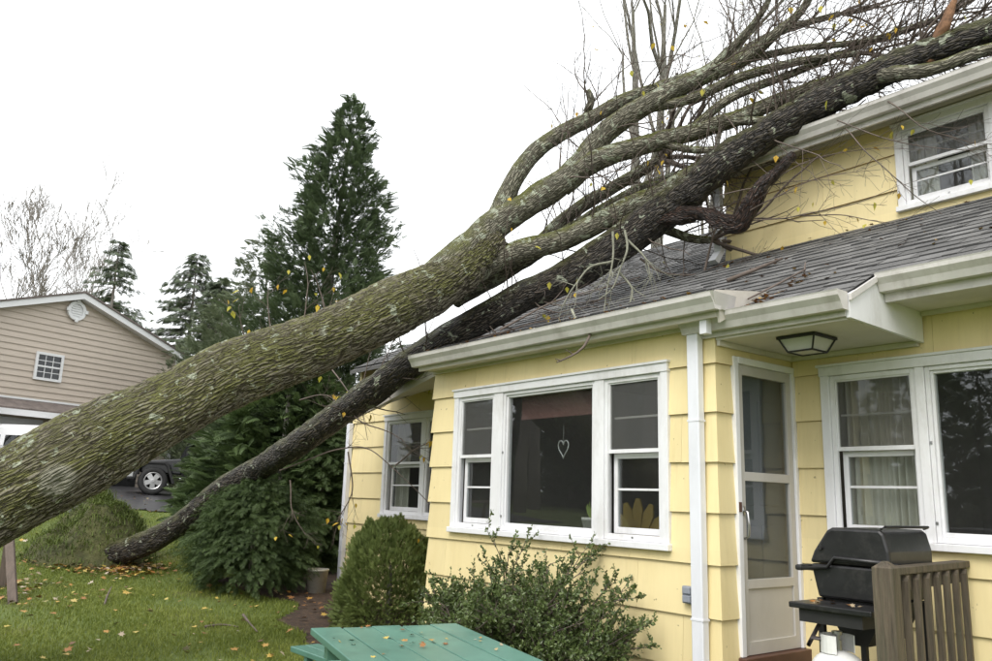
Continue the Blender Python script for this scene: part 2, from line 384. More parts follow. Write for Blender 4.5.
def leafmat(name, lo, hi, tr=.25, rough=.55, scale=3, spec=.35):
    m, nt, bs = newmat(name)
    at = nd(nt, 'ShaderNodeAttribute', attribute_name='rnd').outputs['Fac']
    c = ramp(nt, at, [(0, lo), (1, hi)])
    n = ntex(nt, coords(nt, 'World'), scale, 4); c = mix(nt, .5, c, ramp(nt, n, [(.32, lo), (.7, hi)]))
    nt.links.new(c, bs.inputs['Base Color']); bs.inputs['Roughness'].default_value = rough; bs.inputs['Specular IOR Level'].default_value = spec
    t = nd(nt, 'ShaderNodeBsdfTranslucent'); nt.links.new(c, t.inputs[0])
    ms = nd(nt, 'ShaderNodeMixShader'); ms.inputs[0].default_value = tr; out = nt.nodes['Material Output']
    nt.links.new(bs.outputs[0], ms.inputs[1]); nt.links.new(t.outputs[0], ms.inputs[2]); nt.links.new(ms.outputs[0], out.inputs[0])
    return m
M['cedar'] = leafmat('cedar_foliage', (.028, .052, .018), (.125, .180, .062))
M['cedar_far'] = leafmat('tall_cedar_foliage', (.042, .068, .032), (.150, .200, .100))
M['spruce'] = leafmat('spruce_foliage', (.050, .070, .042), (.150, .185, .110))
M['shrub_pale'] = leafmat('pale_shrub_foliage', (.07, .095, .05), (.16, .19, .10))
M['yew'] = leafmat('yew_foliage', (.085, .125, .030), (.280, .340, .110))
M['holly'] = leafmat('holly_foliage', (.042, .070, .020), (.165, .215, .072), .2, .35, 5, .5)
M['grass'] = leafmat('lawn_grass', (.118, .162, .026), (.290, .325, .072), .4, .6, 1.1)
M['mossgrass'] = leafmat('root_mound_grass', (.060, .090, .018), (.165, .205, .050), .25, .7, 3)
M['autumn'] = leafmat('autumn_leaf', (.50, .27, .02), (.66, .50, .07), .35, .6, 8)
M['yellowgreen'] = leafmat('yellow_green_leaf', (.42, .42, .05), (.58, .50, .10), .35, .6, 8)
def littermat():
    m, nt, bs = newmat('leaf_litter'); at = nd(nt, 'ShaderNodeAttribute', attribute_name='rnd').outputs['Fac']
    c = ramp(nt, at, [(0, (.12, .06, .025)), (.3, (.30, .13, .03)), (.5, (.40, .24, .05)), (.7, (.46, .35, .07)), (.85, (.30, .23, .14)), (1, (.45, .38, .29))])
    nt.links.new(c, bs.inputs['Base Color']); bs.inputs['Roughness'].default_value = .6; return m
M['litter'] = littermat()
def groundmat():
    m, nt, bs = newmat('lawn_soil'); v = coords(nt, 'World')
    a = ntex(nt, v, 1.1, 6, .7); b = ntex(nt, v, 35, 4, .7)
    c = ramp(nt, b, [(.3, (.060, .080, .016)), (.55, (.110, .150, .026)), (.75, (.17, .20, .05))])
    c = mix(nt, ramp(nt, a, [(.52, (0, 0, 0)), (.72, (.7,)*3)]), c, (.105, .085, .036))
    nt.links.new(c, bs.inputs['Base Color']); bs.inputs['Roughness'].default_value = .85; bump(nt, bs, b, .6, .03); return m
M['ground'] = groundmat()
M['mulch'] = simple('brown_mulch_soil', (.058, .036, .024), .9, .4, 22, bmp=.7, bdist=.03, dirt=(.15, .085, .04), dirt_amt=.7)
M['moundsoil'] = simple('root_mound_soil', (.085, .085, .030), .9, .4, 9, bmp=.8, bdist=.04, dirt=(.05, .07, .018), dirt_amt=.9)
M['asphalt'] = simple('wet_asphalt', (.042, .042, .047), .38, .25, 20, bmp=.25, bdist=.006, dirt=(.10, .075, .055), dirt_amt=.5)
M['stone'] = simple('dry_stone', (.20, .175, .15), .9, .3, 4, bmp=.5, bdist=.03)

# ================================================================== THE SETTING
def grid_sheet(name, xs, ys, mat, dz=0, zf=gz, edge=None, label=None):
    X, Y = np.meshgrid(xs, ys); Z = zf(X, Y)+dz
    V = np.stack([X, Y, Z], -1).reshape(-1, 3); nx, ny = len(xs), len(ys)
    i, j = np.meshgrid(np.arange(nx-1), np.arange(ny-1)); a = (j*nx+i).ravel()
    F = np.stack([a, a+1, a+nx+1, a+nx], -1)
    if edge is not None:
        cx = (V[F][:, :, 0]).mean(1); cy = V[F][:, :, 1].mean(1); F = F[edge(cx, cy)]
    o = mesh_np(name, V, [F], mat, None, True, origin=(0, 0, 0)); o['kind'] = 'structure'; return o
xs = np.concatenate([[-300, -200, -130, -90, -70, -60, -52], np.arange(-48, 12, .5), [12, 16, 24, 40, 80, 160, 300]])
ys = np.concatenate([[-300, -180, -100, -60, -40, -28, -20, -14, -10, -7], np.arange(-5, 24, .5), [25, 28, 34, 44, 60, 90, 150, 300]])
grid_sheet('ground', xs, ys, M['ground'])
def bed_in(x, y):
    w = .25*np.sin(x*1.7)+.12*np.sin(x*4.3+1)
    return (y > 4.55+w-.25*smooth(-11, -9, x)) & (x > -12.6+.3*np.sin(y*3)) & (x < -3.2)
grid_sheet('garden_bed', np.arange(-13.2, -3, .1), np.arange(3.6, 6.6, .1), M['mulch'], .012, edge=bed_in)
def drive_in(x, y): return (x < -20.6-.12*(y-5)+.12*np.sin(y*2.1)) & (x > -36)
grid_sheet('driveway', np.arange(-36.2, -17, .3), np.arange(-8, 26, .3), M['asphalt'], .03, edge=drive_in)

# ================================================================== THE YELLOW HOUSE
YF, YB, YU = 4.91, 5.9, 7.5
BX0, BX1 = -7.31, -3.66
house = thing('yellow_house', (-6, 6, 0), 'yellow shingled house with white windows and grey roof struck by trees', 'house')
BUTTS = [.112+.36*k for k in range(9)]
def cut(a0, a1, holes):
    iv = [(a0, a1)]
    for h0, h1 in holes:
        nx = []
        for p, q in iv:
            if h1 <= p or h0 >= q: nx.append((p, q)); continue
            if h0 > p: nx.append((p, h0))
            if h1 < q: nx.append((h1, q))
        iv = nx
    return [(p, q) for p, q in iv if q-p > .012]
def wallpart(name, face, plane, a0, a1, z0, z1, butts, holes, thick=.1, width=(.45, 1.0), mat='yellow', miter0=0, miter1=0, proud=.024):
    """face '-y' or '+x' or '-x': panels behind, wedge shingles in front"""
    def P(u, off, z):
        return {'-y': (u, plane-off, z), '+x': (plane+off, u, z), '-x': (plane-off, u, z)}[face]
    # backing
    mb = MB(); us = sorted({a0, a1} | {h[k] for h in holes for k in (0, 1) if a0 < h[k] < a1}); zs = sorted({z0, z1} | {h[k] for h in holes for k in (2, 3) if z0 < h[k] < z1})
    for k in range(len(us)-1):
        run = None
        for j in range(len(zs)-1):
            uc, zc = (us[k]+us[k+1])/2, (zs[j]+zs[j+1])/2
            solid = not any(h[0] < uc < h[1] and h[2] < zc < h[3] for h in holes)
            if solid:
                A = [P(us[k], -.002, zs[j]), P(us[k+1], -.002, zs[j]), P(us[k+1], -.002, zs[j+1]), P(us[k], -.002, zs[j+1])]
                B = [P(us[k], -thick, zs[j]), P(us[k+1], -thick, zs[j]), P(us[k+1], -thick, zs[j+1]), P(us[k], -thick, zs[j+1])]
                mb.hexa(A, B)
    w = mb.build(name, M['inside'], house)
    bz = [b for b in butts if b < z1-.03]
    for k, zb in enumerate(bz):
        zt = min(zb+.36, z1); zlo = max(zb, z0)
        if zt <= zlo: continue
        off = lambda z: .004+proud*(1-(z-zb)/.40)
        cuts = sorted({zlo, zt} | {h[q] for h in holes for q in (2, 3) if zlo+.008 < h[q] < zt-.008})
        seams = []; u = a0+random.uniform(.2, width[1])
        while u < a1-.15: seams.append(u); u += random.uniform(*width)
        for c in range(len(cuts)-1):
            c0, c1 = cuts[c], cuts[c+1]; zc = (c0+c1)/2
            iv = cut(a0-(miter0 and .0), a1, [(h[0], h[1]) for h in holes if h[2] < zc < h[3]])
            for p, q in iv:
                edges = [p]+[s_ for s_ in seams if p+.1 < s_ < q-.1]+[q]
                for e in range(len(edges)-1):
                    g = .0012; e0 = edges[e]+(g if e else 0); e1 = edges[e+1]-(g if e < len(edges)-2 else 0)
                    o0, o1 = off(c0), off(c1); j = random.uniform(-.0015, .0015) if c0 == zlo else 0
                    L0 = e0-(o0 if miter0 and e0 == a0 else 0); L1 = e0-(o1 if miter0 and e0 == a0 else 0)
                    Rr0 = e1+(o0 if miter1 and e1 == a1 else 0); Rr1 = e1+(o1 if miter1 and e1 == a1 else 0)
                    b = MB(); lip = .014 if abs(c0-zb) < 1e-6 else 0
                    A = [P(L0, o0, c0+j-lip), P(Rr0, o0, c0+j-lip), P(Rr1, o1, c1), P(L1, o1, c1)]
                    B = [P(e0, -.001, c0+j-lip), P(e1, -.001, c0+j-lip), P(e1, -.001, c1), P(e0, -.001, c1)]
                    b.hexa(A, B); b.build('shingle', M[mat], w)
    return w
def ins(h, d=.03): return (h[0]+d, h[1]-d, h[2]+d, h[3]-d)
WBAY = (-6.90, -4.075, 1.25, 2.665)
WRIGHT = (-3.385, -.25, 1.335, 2.665)
WLEFT = (-9.98, -8.05, 1.29, 2.667)
WUP = (-3.42, -2.515, 4.35, 5.215)
wallpart('wall', '-y', YF, BX0, BX1, .02, 2.93, BUTTS, [ins(WBAY)], miter0=1, miter1=1)
DOOR = (5.085, 5.885, .50, 2.69)
wallpart('wall', '+x', BX1, YF, YB, .02, 2.80, BUTTS, [ins(DOOR, .02)], miter0=1)
wallpart('wall', '-x', BX0, YF, YB, .02, 2.93, BUTTS, [], miter0=1)
wallpart('wall', '-y', YB, BX1+.03, 2.5, .02, 3.02, BUTTS, [ins(WRIGHT)])
wallpart('wall', '-y', YB, -10.92, BX0-.03, .02, 3.02, BUTTS, [ins(WLEFT)], miter0=1)
wallpart('wall', '-y', YU, -5.37, 2.5, 4.0, 5.42, [4.24, 4.6, 4.96, 5.32], [ins(WUP)], miter0=1)
wallpart('wall', '-x', -10.92, YB, 13, .02, 3.2, BUTTS, [], width=(1.5, 2.5))
# interior floor, rooms
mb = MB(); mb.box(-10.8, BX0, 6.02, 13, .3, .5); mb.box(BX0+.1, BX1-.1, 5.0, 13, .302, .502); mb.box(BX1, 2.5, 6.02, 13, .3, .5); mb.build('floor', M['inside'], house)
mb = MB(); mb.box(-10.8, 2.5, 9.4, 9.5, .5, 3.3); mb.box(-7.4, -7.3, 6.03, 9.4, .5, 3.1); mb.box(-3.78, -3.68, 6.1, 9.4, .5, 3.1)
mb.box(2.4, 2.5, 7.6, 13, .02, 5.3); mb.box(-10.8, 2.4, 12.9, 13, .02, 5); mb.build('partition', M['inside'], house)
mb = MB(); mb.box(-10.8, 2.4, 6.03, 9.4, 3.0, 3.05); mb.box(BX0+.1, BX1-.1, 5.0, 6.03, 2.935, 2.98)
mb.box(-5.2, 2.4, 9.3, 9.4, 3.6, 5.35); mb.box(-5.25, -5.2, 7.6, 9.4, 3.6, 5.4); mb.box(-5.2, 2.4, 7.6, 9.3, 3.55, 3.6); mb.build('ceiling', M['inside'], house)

# ---------------- windows
def framebox(mb, x0, x1, z0, z1, w, y0, y1, wb=None):
    wb = w if wb is None else wb
    mb.box(x0, x0+w, y0, y1, z0, z1); mb.box(x1-w, x1, y0, y1, z0, z1)
    mb.box(x0+w, x1-w, y0, y1, z1-w, z1); mb.box(x0+w, x1-w, y0, y1, z0, z0+wb)
def window(Y, outer, units, cas=.07, name='window'):
    """units: list of (x0,x1,kind). outer casing rect. Y wall plane"""
    x0, x1, z0, z1 = outer
    mb = MB(); f0, f1 = Y-.045, Y+.06
    mb.box(x0, x0+cas, f0, f1, z0+.05, z1-cas); mb.box(x1-cas, x1, f0, f1, z0+.05, z1-cas); mb.box(x0-.006, x1+.006, f0-.008, f1, z1-cas, z1)
    for k in range(len(units)-1): mb.box(units[k][1], units[k+1][0], f0+.004, f1, z0+.05, z1-cas)
    w = mb.build(name, M['white'], house, bevel=.004)
    MB().box(x0-.012, x1+.012, f0-.03, f1, z0, z0+.05).build('sill', M['white'], w, bevel=.005)
    MB().box(x0-.02, x1+.02, f0-.022, Y, z1, z1+.018).build('drip_cap', M['white'], w)
    for u0, u1, kind in units:
        a, b, lo, hi = u0+.002, u1-.002, z0+.052, z1-cas-.002
        if kind == 'dh':
            mid = lo+(hi-lo)*.53
            mb = MB(); framebox(mb, a, b, lo, hi, .035, Y-.028, Y+.0, .045); mb.build('storm_frame', M['white'], w, bevel=.003)
            a2, b2 = a+.035, b-.035
            mb = MB(); framebox(mb, a2, b2, mid-.005, hi-.035, .012, Y-.015, Y+.012, .03)
            s = mb.build('upper_sash', M['white'], w)
            MB().box(a2+.012, b2-.012, Y-.002, Y+.002, mid+.025, hi-.047).build('pane', M['screen'], w)
            mb = MB(); mb.box(a2, b2, Y+.052, Y+.07, mid+(hi-mid)*.46, mid+(hi-mid)*.46+.016); mb.build('muntin', M['white'], w)
            mb = MB(); framebox(mb, a2, b2, lo+.045, mid-.007, .04, Y+.045, Y+.08, .05)
            zc = lo+.05+(mid-lo)*.5; mb.box(a2+.04, b2-.04, Y+.052, Y+.072, zc-.009, zc+.009)
            mb.build('lower_sash', M['white'], w, bevel=.003)
            MB().box(a2+.04, b2-.04, Y+.058, Y+.062, lo+.095, mid-.047).build('pane', M['glass'], w)
            MB().box((a+b)/2-.008, (a+b)/2+.008, Y-.034, Y-.028, lo+.018, lo+.03).build('latch', M['steel'], w)
        else:
            mb = MB(); framebox(mb, a, b, lo, hi, .03, Y-.03, Y+.05, .04); framebox(mb, a+.03, b-.03, lo+.04, hi-.03, .022, Y-.012, Y+.045, .03)
            mb.build('picture_frame', M['white'], w, bevel=.004)
            MB().box(a+.052, b-.052, Y+.016, Y+.021, lo+.07, hi-.052).build('pane', M['glass'], w)
            for zz in (lo+.12, lo+(hi-lo)*.55):
                MB().box(a+.004, a+.018, Y-.036, Y-.03, zz, zz+.02).build('clip', M['steel'], w)
    return w
window(YF, WBAY, [(-6.83, -6.235, 'dh'), (-6.10, -4.865, 'pic'), (-4.755, -4.145, 'dh')])
window(YB, WRIGHT, [(-3.315, -2.665, 'dh'), (-2.60, -1.10, 'pic'), (-1.03, -.32, 'dh')])
window(YB, WLEFT, [(-9.91, -9.02, 'dh'), (-8.93, -8.12, 'dh')])
window(YU, WUP, [(-3.35, -2.585, 'dh')])

# ---------------- storm door
X = BX1
mb = MB(); y0, y1, z0, z1 = DOOR
mb.box(X-.05, X+.045, y0, y0+.05, z0+.06, z1); mb.box(X-.05, X+.045, y1-.04, y1, z0+.06, z1); mb.box(X-.05, X+.05, y0+.05, y1-.04, z1-.05, z1)
dr = mb.build('door_frame', M['white'], house, bevel=.004)
mb = MB(); a, b, lo, hi = y0+.052, y1-.042, z0+.062, z1-.052; q0, q1 = X-.012, X+.026
mb.box(q0, q1, a, a+.065, lo, hi); mb.box(q0, q1, b-.065, b, lo, hi); mb.box(q0, q1, a+.065, b-.065, hi-.075, hi)
mb.box(q0, q1, a+.065, b-.065, 1.775, 1.84); mb.box(q0, q1, a+.065, b-.065, 1.01, 1.075); mb.box(q0, q1, a+.065, b-.065, lo, lo+.09)
sdoor = mb.build('storm_door', M['door'], house, bevel=.003)
MB().box(X-.004, X+.012, a+.065, b-.065, lo+.09, 1.01).build('kick_panel', M['door'], sdoor)
MB().box(X+.002, X+.006, a+.065, b-.065, 1.84, hi-.075).build('pane', M['glass'], sdoor)
MB().box(X+.002, X+.006, a+.065, b-.065, 1.075, 1.775).build('pane', M['glass'], sdoor)
mb = MB(); mb.tube([(X+.026, a+.03, 1.56), (X+.06, a+.035, 1.55), (X+.065, a+.04, 1.46), (X+.055, a+.045, 1.38), (X+.03, a+.03, 1.36)], [.009, .011, .011, .010, .008], 8)
mb.box(X+.0265, X+.034, a+.018, a+.045, 1.53, 1.59); mb.build('handle', M['steel'], sdoor, True)
MB().box(X+.046, X+.054, y0+.004, y0+.03, 1.55, 1.62).build('strike_plate', M['reddish'], dr)
MB().box(X-.05, X+.09, y0-.02, y1+.012, z0-.07, z0+.058).build('threshold', M['reddish'], house, bevel=.006)
mb = MB(); mb.box(X-.11, X-.07, y0+.05, y1-.04, .56, 2.6); idoor = mb.build('inner_door', M['blue_door'], house)
mb = MB()
for zz0, zz1 in ((.75, 1.45), (1.6, 2.4)):
    framebox(mb, 0, 0, 0, 0, 0, 0, 0) if False else None
    for yy in ((y0+.14, y0+.36), (y0+.44, y0+.66)): mb.box(X-.0695, X-.058, yy[0], yy[1], zz0, zz1)
mb.build('door_panel', M['blue_door'], idoor, bevel=.008)

# ---------------- gutters, soffits, fascia
def gutter(name, xa, xb, yb, ztop, parent=house, d=.12, h=.12, za=0., ret=None):
    """K-style trough along X; yb is the back (fascia) plane; za lowers the left end"""
    prof = [(0, 0), (0, -h), (-d*.55, -h), (-d*.72, -h*.62), (-d*.97, -h*.30), (-d, -h*.08), (-d-.004, 0), (-d+.016, 0), (-d+.018, -h*.10), (-d*.66, -h*.60), (-d*.50, -h+.012), (-.012, -h+.012), (-.012, 0)]
    mb = MB(); mb.hexa([(xa, yb+u, ztop+w-za) for u, w in prof], [(xb, yb+u, ztop+w) for u, w in prof])
    for xx, zz in ((xa, za), (xb, 0)):
        full = prof[:7]; e = .006 if xx == xb else -.006
        mb.hexa([(xx, yb+u, ztop+w-zz) for u, w in full], [(xx+e, yb+u, ztop+w-zz) for u, w in full])
    return mb.build(name, M['gutter'], parent)
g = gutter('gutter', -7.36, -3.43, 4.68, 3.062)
MB().hexa([(-3.424, 4.555, 3.06), (-3.424, 4.68, 3.06), (-3.46, 4.68, 2.95), (-3.46, 4.62, 2.95)], [(-3.40, 4.56, 3.06), (-3.40, 4.83, 3.06), (-3.43, 4.83, 2.95), (-3.43, 4.63, 2.95)]).build('gutter_return', M['gutter'], g)
for xx in (-6.4, -5.3, -4.2): MB().box(xx-.006, xx+.006, 4.556, 4.68, 3.055, 3.066).build('bracket', M['gutter'], g)
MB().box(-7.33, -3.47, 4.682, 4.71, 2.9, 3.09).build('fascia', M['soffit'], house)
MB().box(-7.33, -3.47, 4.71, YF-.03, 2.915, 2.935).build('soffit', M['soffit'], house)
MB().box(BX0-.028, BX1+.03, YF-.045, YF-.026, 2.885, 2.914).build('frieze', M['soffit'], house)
MB().box(-3.63, -3.57, 4.70, 4.76, 2.80, 3.04).build('gutter_block', M['pipe'], house)
# porch
gutter('gutter', -3.86, -2.595, 4.86, 2.955)
MB().box(-3.80, -2.612, 4.862, 4.89, 2.80, 2.96).build('fascia', M['gutter'], house)
MB().box(BX1+.028, -2.612, 4.892, YB-.03, 2.782, 2.80).build('porch_ceiling', M['soffit'], house)
mb = MB(); mb.box(BX1+.03, -2.615, YB-.06, YB-.028, 2.742, 2.78); mb.box(BX1+.03, BX1+.055, 4.90, YB-.062, 2.742, 2.78); mb.build('cornice', M['soffit'], house)
mb = MB(); mb.prism([(4.872, 2.79), (YB-.028, 2.765), (YB-.028, 3.30), (5.30, 3.14), (4.872, 2.945)], 'x', -2.61, -2.585); mb.build('porch_end_panel', M['white'], house)
MB().hexa([(-2.583, 4.865, 2.90), (-2.583, 5.22, 3.085), (-2.583, 5.22, 3.125), (-2.583, 4.865, 2.942)], [(-2.565, 4.865, 2.90), (-2.565, 5.22, 3.085), (-2.565, 5.22, 3.125), (-2.565, 4.865, 2.942)]).build('rake_board', M['gutter'], house)
# main eave right
gutter('gutter', -2.575, 2.4, 5.33, 3.145)
MB().box(-2.58, 2.4, 5.332, 5.36, 2.965, 3.16).build('fascia', M['gutter'], house)
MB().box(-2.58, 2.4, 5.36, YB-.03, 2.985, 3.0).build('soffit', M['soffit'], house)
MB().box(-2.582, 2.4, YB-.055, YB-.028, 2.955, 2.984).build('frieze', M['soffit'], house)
# crushed eave at the left
def lerp(a, b, t): return a+(b-a)*t
def sag(x): return -.46*float(smooth(-7.5, -9.9, x)) if False else -.46*float(np.clip((-7.5-x)/2.2, 0, 1.15))
xsag = np.linspace(-9.75, -7.37, 8)
def seg(name, mat, A, lab=None):
    b = MB()
    for k in range(7): b.hexa(A(xsag[k]), A(xsag[k+1]))
    return setprops(b.build(name, M[mat], house), lab)
seg('fascia', 'soffit', lambda x: [(x, 5.17, 3.11+sag(x)), (x, 5.2, 3.11+sag(x)), (x, 5.2, 3.0+sag(x)), (x, 5.17, 3.0+sag(x))], 'eave board pushed down by the fallen trunk')
seg('soffit', 'soffit', lambda x: [(x, 5.2, 3.002+sag(x)), (x, YB-.03, 2.99), (x, YB-.03, 3.005), (x, 5.2, 3.017+sag(x))])
# upper eave
gutter('gutter', -5.55, 2.4, 7.16, 5.345)
MB().box(-5.55, 2.4, 7.162, 7.19, 5.17, 5.36).build('fascia', M['gutter'], house)
MB().box(-5.55, 2.4, 7.19, YU-.03, 5.30, 5.315).build('soffit', M['soffit'], house)
MB().box(-5.40, 2.4, YU-.05, YU-.028, 5.255, 5.298).build('frieze', M['soffit'], house)
# downpipes
def downpipe(x, y, zt, zb, w=.1, d=.07, topy=None, lean=0):
    mb = MB(); mb.box(x-w/2, x+w/2, y-d, y, zb, zt)
    p = mb.build('downpipe', M['pipe'], house, bevel=.008)
    for zz in (zb+(zt-zb)*.25, zb+(zt-zb)*.76): MB().box(x-w/2-.004, x+w/2+.004, y-d-.003, y+.004, zz, zz+.014).build('strap', M['pipe'], p)
    return p
downpipe(-3.785, YF-.035, 2.84, .12)
downpipe(-5.43, YU-.05, 5.24, 4.40)
downpipe(-10.97, YB-.02, 2.62, .15, .09)
MB().hexa([(-5.48, YU-.12, 4.40), (-5.38, YU-.12, 4.40), (-5.38, YU-.05, 4.40), (-5.48, YU-.05, 4.40)], [(-5.46, YU-.26, 4.26), (-5.36, YU-.26, 4.26), (-5.36, YU-.19, 4.23), (-5.46, YU-.19, 4.23)]).build('downpipe_shoe', M['pipe'], house)

# ---------------- roofs with single shingle tabs
ZR = lambda y: 3.12+.515*(y-5.2)
ZB_ = lambda y: 3.075+.155*(y-4.56)
ZUP = lambda y: 5.36+.46*(y-7.1)
def deckslab(name, x0, x1, y0, y1, zf, t=.05):
    return MB().prism([(y0, zf(y0)-t), (y1, zf(y1)-t), (y1, zf(y1)), (y0, zf(y0))], 'x', x0, x1).build(name, M['roof'], house)
roof = deckslab('roof', -5.4, 2.5, 5.24, 7.6, lambda y: ZR(y)-.012)
deckslab('roof', -3.62, -2.6, 4.84, 5.238, lambda y: ZR(y)-.012)
rl = deckslab('roof', -11.0, -5.402, 5.8, 11.4, lambda y: ZR(y)-.012); deckslab('roof', -7.36, -5.402, 5.34, 5.798, lambda y: ZR(y)-.012)
deckslab('roof', -7.36, -3.47, 4.66, 5.38, lambda y: ZB_(y)-.012)
deckslab('roof', -5.6, 2.5, 7.12, 11.5, lambda y: ZUP(y)-.012)
MB().prism([(11.4, 6.3), (17, 3.4), (17, 3.35), (11.4, 6.25)], 'x', -11.35, -5.6).build('roof', M['roof'], house)
MB().prism([(11.5, 7.37), (16, 5.3), (16, 5.25), (11.5, 7.32)], 'x', -5.6, 2.5).build('roof', M['roof'], house)
MB().prism([(5.95, 2.9), (11.4, 3.0), (11.4, 6.2), (5.95, 3.4)], 'x', -10.95, -10.9).build('gable_wall', M['yellow'], house)
MB().box(-5.37, -5.27, 7.6, 12.9, 3.6, 5.5).build('side_wall', M['yellow'], house)
for zf_, xx in ((ZB_, -3.468),):      # white triangle between bay roof and porch roof
    MB().prism([(4.70, 2.86), (5.34, 3.185), (5.34, 3.196), (4.66, ZB_(4.66))], 'x', xx, xx+.02).build('rake_board', M['soffit'], house)
tabs = []
def tab(zf, slope, x0, x1, y0, ex, t, rise=0):
    """one shingle piece: lies on the slope, butt edge towards -y"""
    y1 = y0+ex*1.25
    lift = .003
    a = [(x0, y0, zf(y0)+lift), (x1, y0, zf(y0)+lift), (x1, y0, zf(y0)+lift+t), (x0, y0, zf(y0)+lift+t)]
    b = [(x0, y1, zf(y1)+.0005), (x1, y1, zf(y1)+.0005), (x1, y1, zf(y1)+.002), (x0, y1, zf(y1)+.002)]
    return a, b
def rooftabs(zf, x0, x1, y0, y1, ex=.15, skip=None):
    y = y0; row = 0
    while y < y1:
        x = x0-random.uniform(0, .2)
        while x < x1:
            w = random.choice((.07, .10, .14, .18, .23))*random.uniform(.9, 1.1)
            a, b = max(x, x0), min(x+w-.004, x1)
            if b-a > .03 and not (skip and skip((a+b)/2, y)):
                tabs.append((tab(zf, 0, a, b, y+random.uniform(-.004, .004), ex, random.choice((.008, .012, .016))), (a+b)/2, y, zf(y)))
            x += w
        y += ex; row += 1
rooftabs(ZR, -5.37, -1.2, 5.215, 7.45)
rooftabs(ZR, -3.45, -2.6, 4.83, 5.21)
rooftabs(ZR, -11.0, -5.37, 5.40, 11.35, skip=lambda x, y: x < -7.36 and y < 5.8)
rooftabs(ZB_, -7.36, -3.47, 4.64, 5.36)
rooftabs(ZUP, -5.6, -1.2, 7.05, 8.4)
def tabmesh(lst, name, parent):
    V, F, A = [], [], []
    for (a, b), _, _, _ in lst:
        o = len(V); V += a+b; r = random.random(); A += [r]*8
        F += [(o, o+1, o+2, o+3), (o+4, o+7, o+6, o+5), (o, o+4, o+5, o+1), (o+1, o+5, o+6, o+2), (o+2, o+6, o+7, o+3), (o+3, o+7, o+4, o)]
    o = mesh_np(name, V, [np.array(F)], M['roof'], parent, False, {'rnd': ('FLOAT', A)}); o.data.materials.append(M['asphalt_edge_shade'])
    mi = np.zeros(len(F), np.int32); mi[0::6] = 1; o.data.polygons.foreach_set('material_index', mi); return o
vis = [t for t in tabs if t[1] > -5.4 and t[2] < 7.2 and not (t[2] < 5.9 and t[1] < -3.5)]
vis.sort(key=lambda t: (t[1]**2+t[2]**2)); near = vis[:300]; ids = {id(t) for t in near}
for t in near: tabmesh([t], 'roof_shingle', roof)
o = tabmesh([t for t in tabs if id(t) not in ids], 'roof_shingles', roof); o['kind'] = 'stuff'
# torn edge of crushed eave shingles
for r_ in range(6):
    f0, f1 = r_/6, (r_+1.15)/6
    def zc_(x, f): return lerp(3.125+sag(x), ZR(5.85)+.02, f)
    x = -9.8
    while x < -7.42:
        w = random.uniform(.16, .34); xb_ = min(x+w-.006, -7.38); t_ = random.uniform(.008, .022)
        ya, yb2 = lerp(5.12, 5.85, f0), lerp(5.12, 5.85, f1)
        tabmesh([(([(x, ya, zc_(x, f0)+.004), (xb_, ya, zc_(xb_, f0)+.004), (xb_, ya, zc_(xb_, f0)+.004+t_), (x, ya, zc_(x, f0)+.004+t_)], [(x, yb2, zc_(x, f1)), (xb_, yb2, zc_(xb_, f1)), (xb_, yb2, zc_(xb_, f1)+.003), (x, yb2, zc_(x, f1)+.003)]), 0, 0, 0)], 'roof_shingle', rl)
        x += w
# ---------------- things fixed to or inside the house
t = thing('outlet_box', (-3.9, YF, .9), 'small grey outdoor outlet box on yellow wall beside the downpipe', 'outlet')
MB().box(-3.945, -3.855, YF-.065, YF-.026, .90, 1.02).build('cover', M['grey_box'], t, bevel=.006)
MB().box(-3.935, -3.865, YF-.078, YF-.0655, .968, 1.012).build('flap', M['grey_box'], t, bevel=.004)
MB().box(-3.935, -3.865, YF-.078, YF-.0655, .91, .955).build('flap', M['grey_box'], t, bevel=.004)
lx, ly, lz = -3.10, 5.22, 2.781
t = thing('ceiling_lamp', (lx, ly, lz), 'black framed ceiling lamp with frosted panes under the porch roof', 'lamp')
MB().box(lx-.15, lx+.15, ly-.15, ly+.15, lz-.022, lz).build('base_plate', M['black_matte'], t, bevel=.004)
q0, q1, zt, zb = .135, .095, lz-.022, lz-.11
mb = MB()
for sx in (-1, 1):
    for sy in (-1, 1): mb.tube([(lx+sx*q0, ly+sy*q0, zt), (lx+sx*q1, ly+sy*q1, zb)], .007, 6)
for s_ in (-1, 1):
    mb.tube([(lx-q1, ly+s_*q1, zb), (lx+q1, ly+s_*q1, zb)], .007, 6); mb.tube([(lx+s_*q1, ly-q1, zb), (lx+s_*q1, ly+q1, zb)], .007, 6)
mb.build('frame', M['black_matte'], t)
e = .006
mb = MB(); mb.hexa([(lx-q1+e, ly-q1+e, zb+.002), (lx+q1-e, ly-q1+e, zb+.002), (lx+q1-e, ly+q1-e, zb+.002), (lx-q1+e, ly+q1-e, zb+.002)], [(lx-q0+e, ly-q0+e, zt), (lx+q0-e, ly-q0+e, zt), (lx+q0-e, ly+q0-e, zt), (lx-q0+e, ly+q0-e, zt)])
mb.build('shade', M['glow_glass'], t)
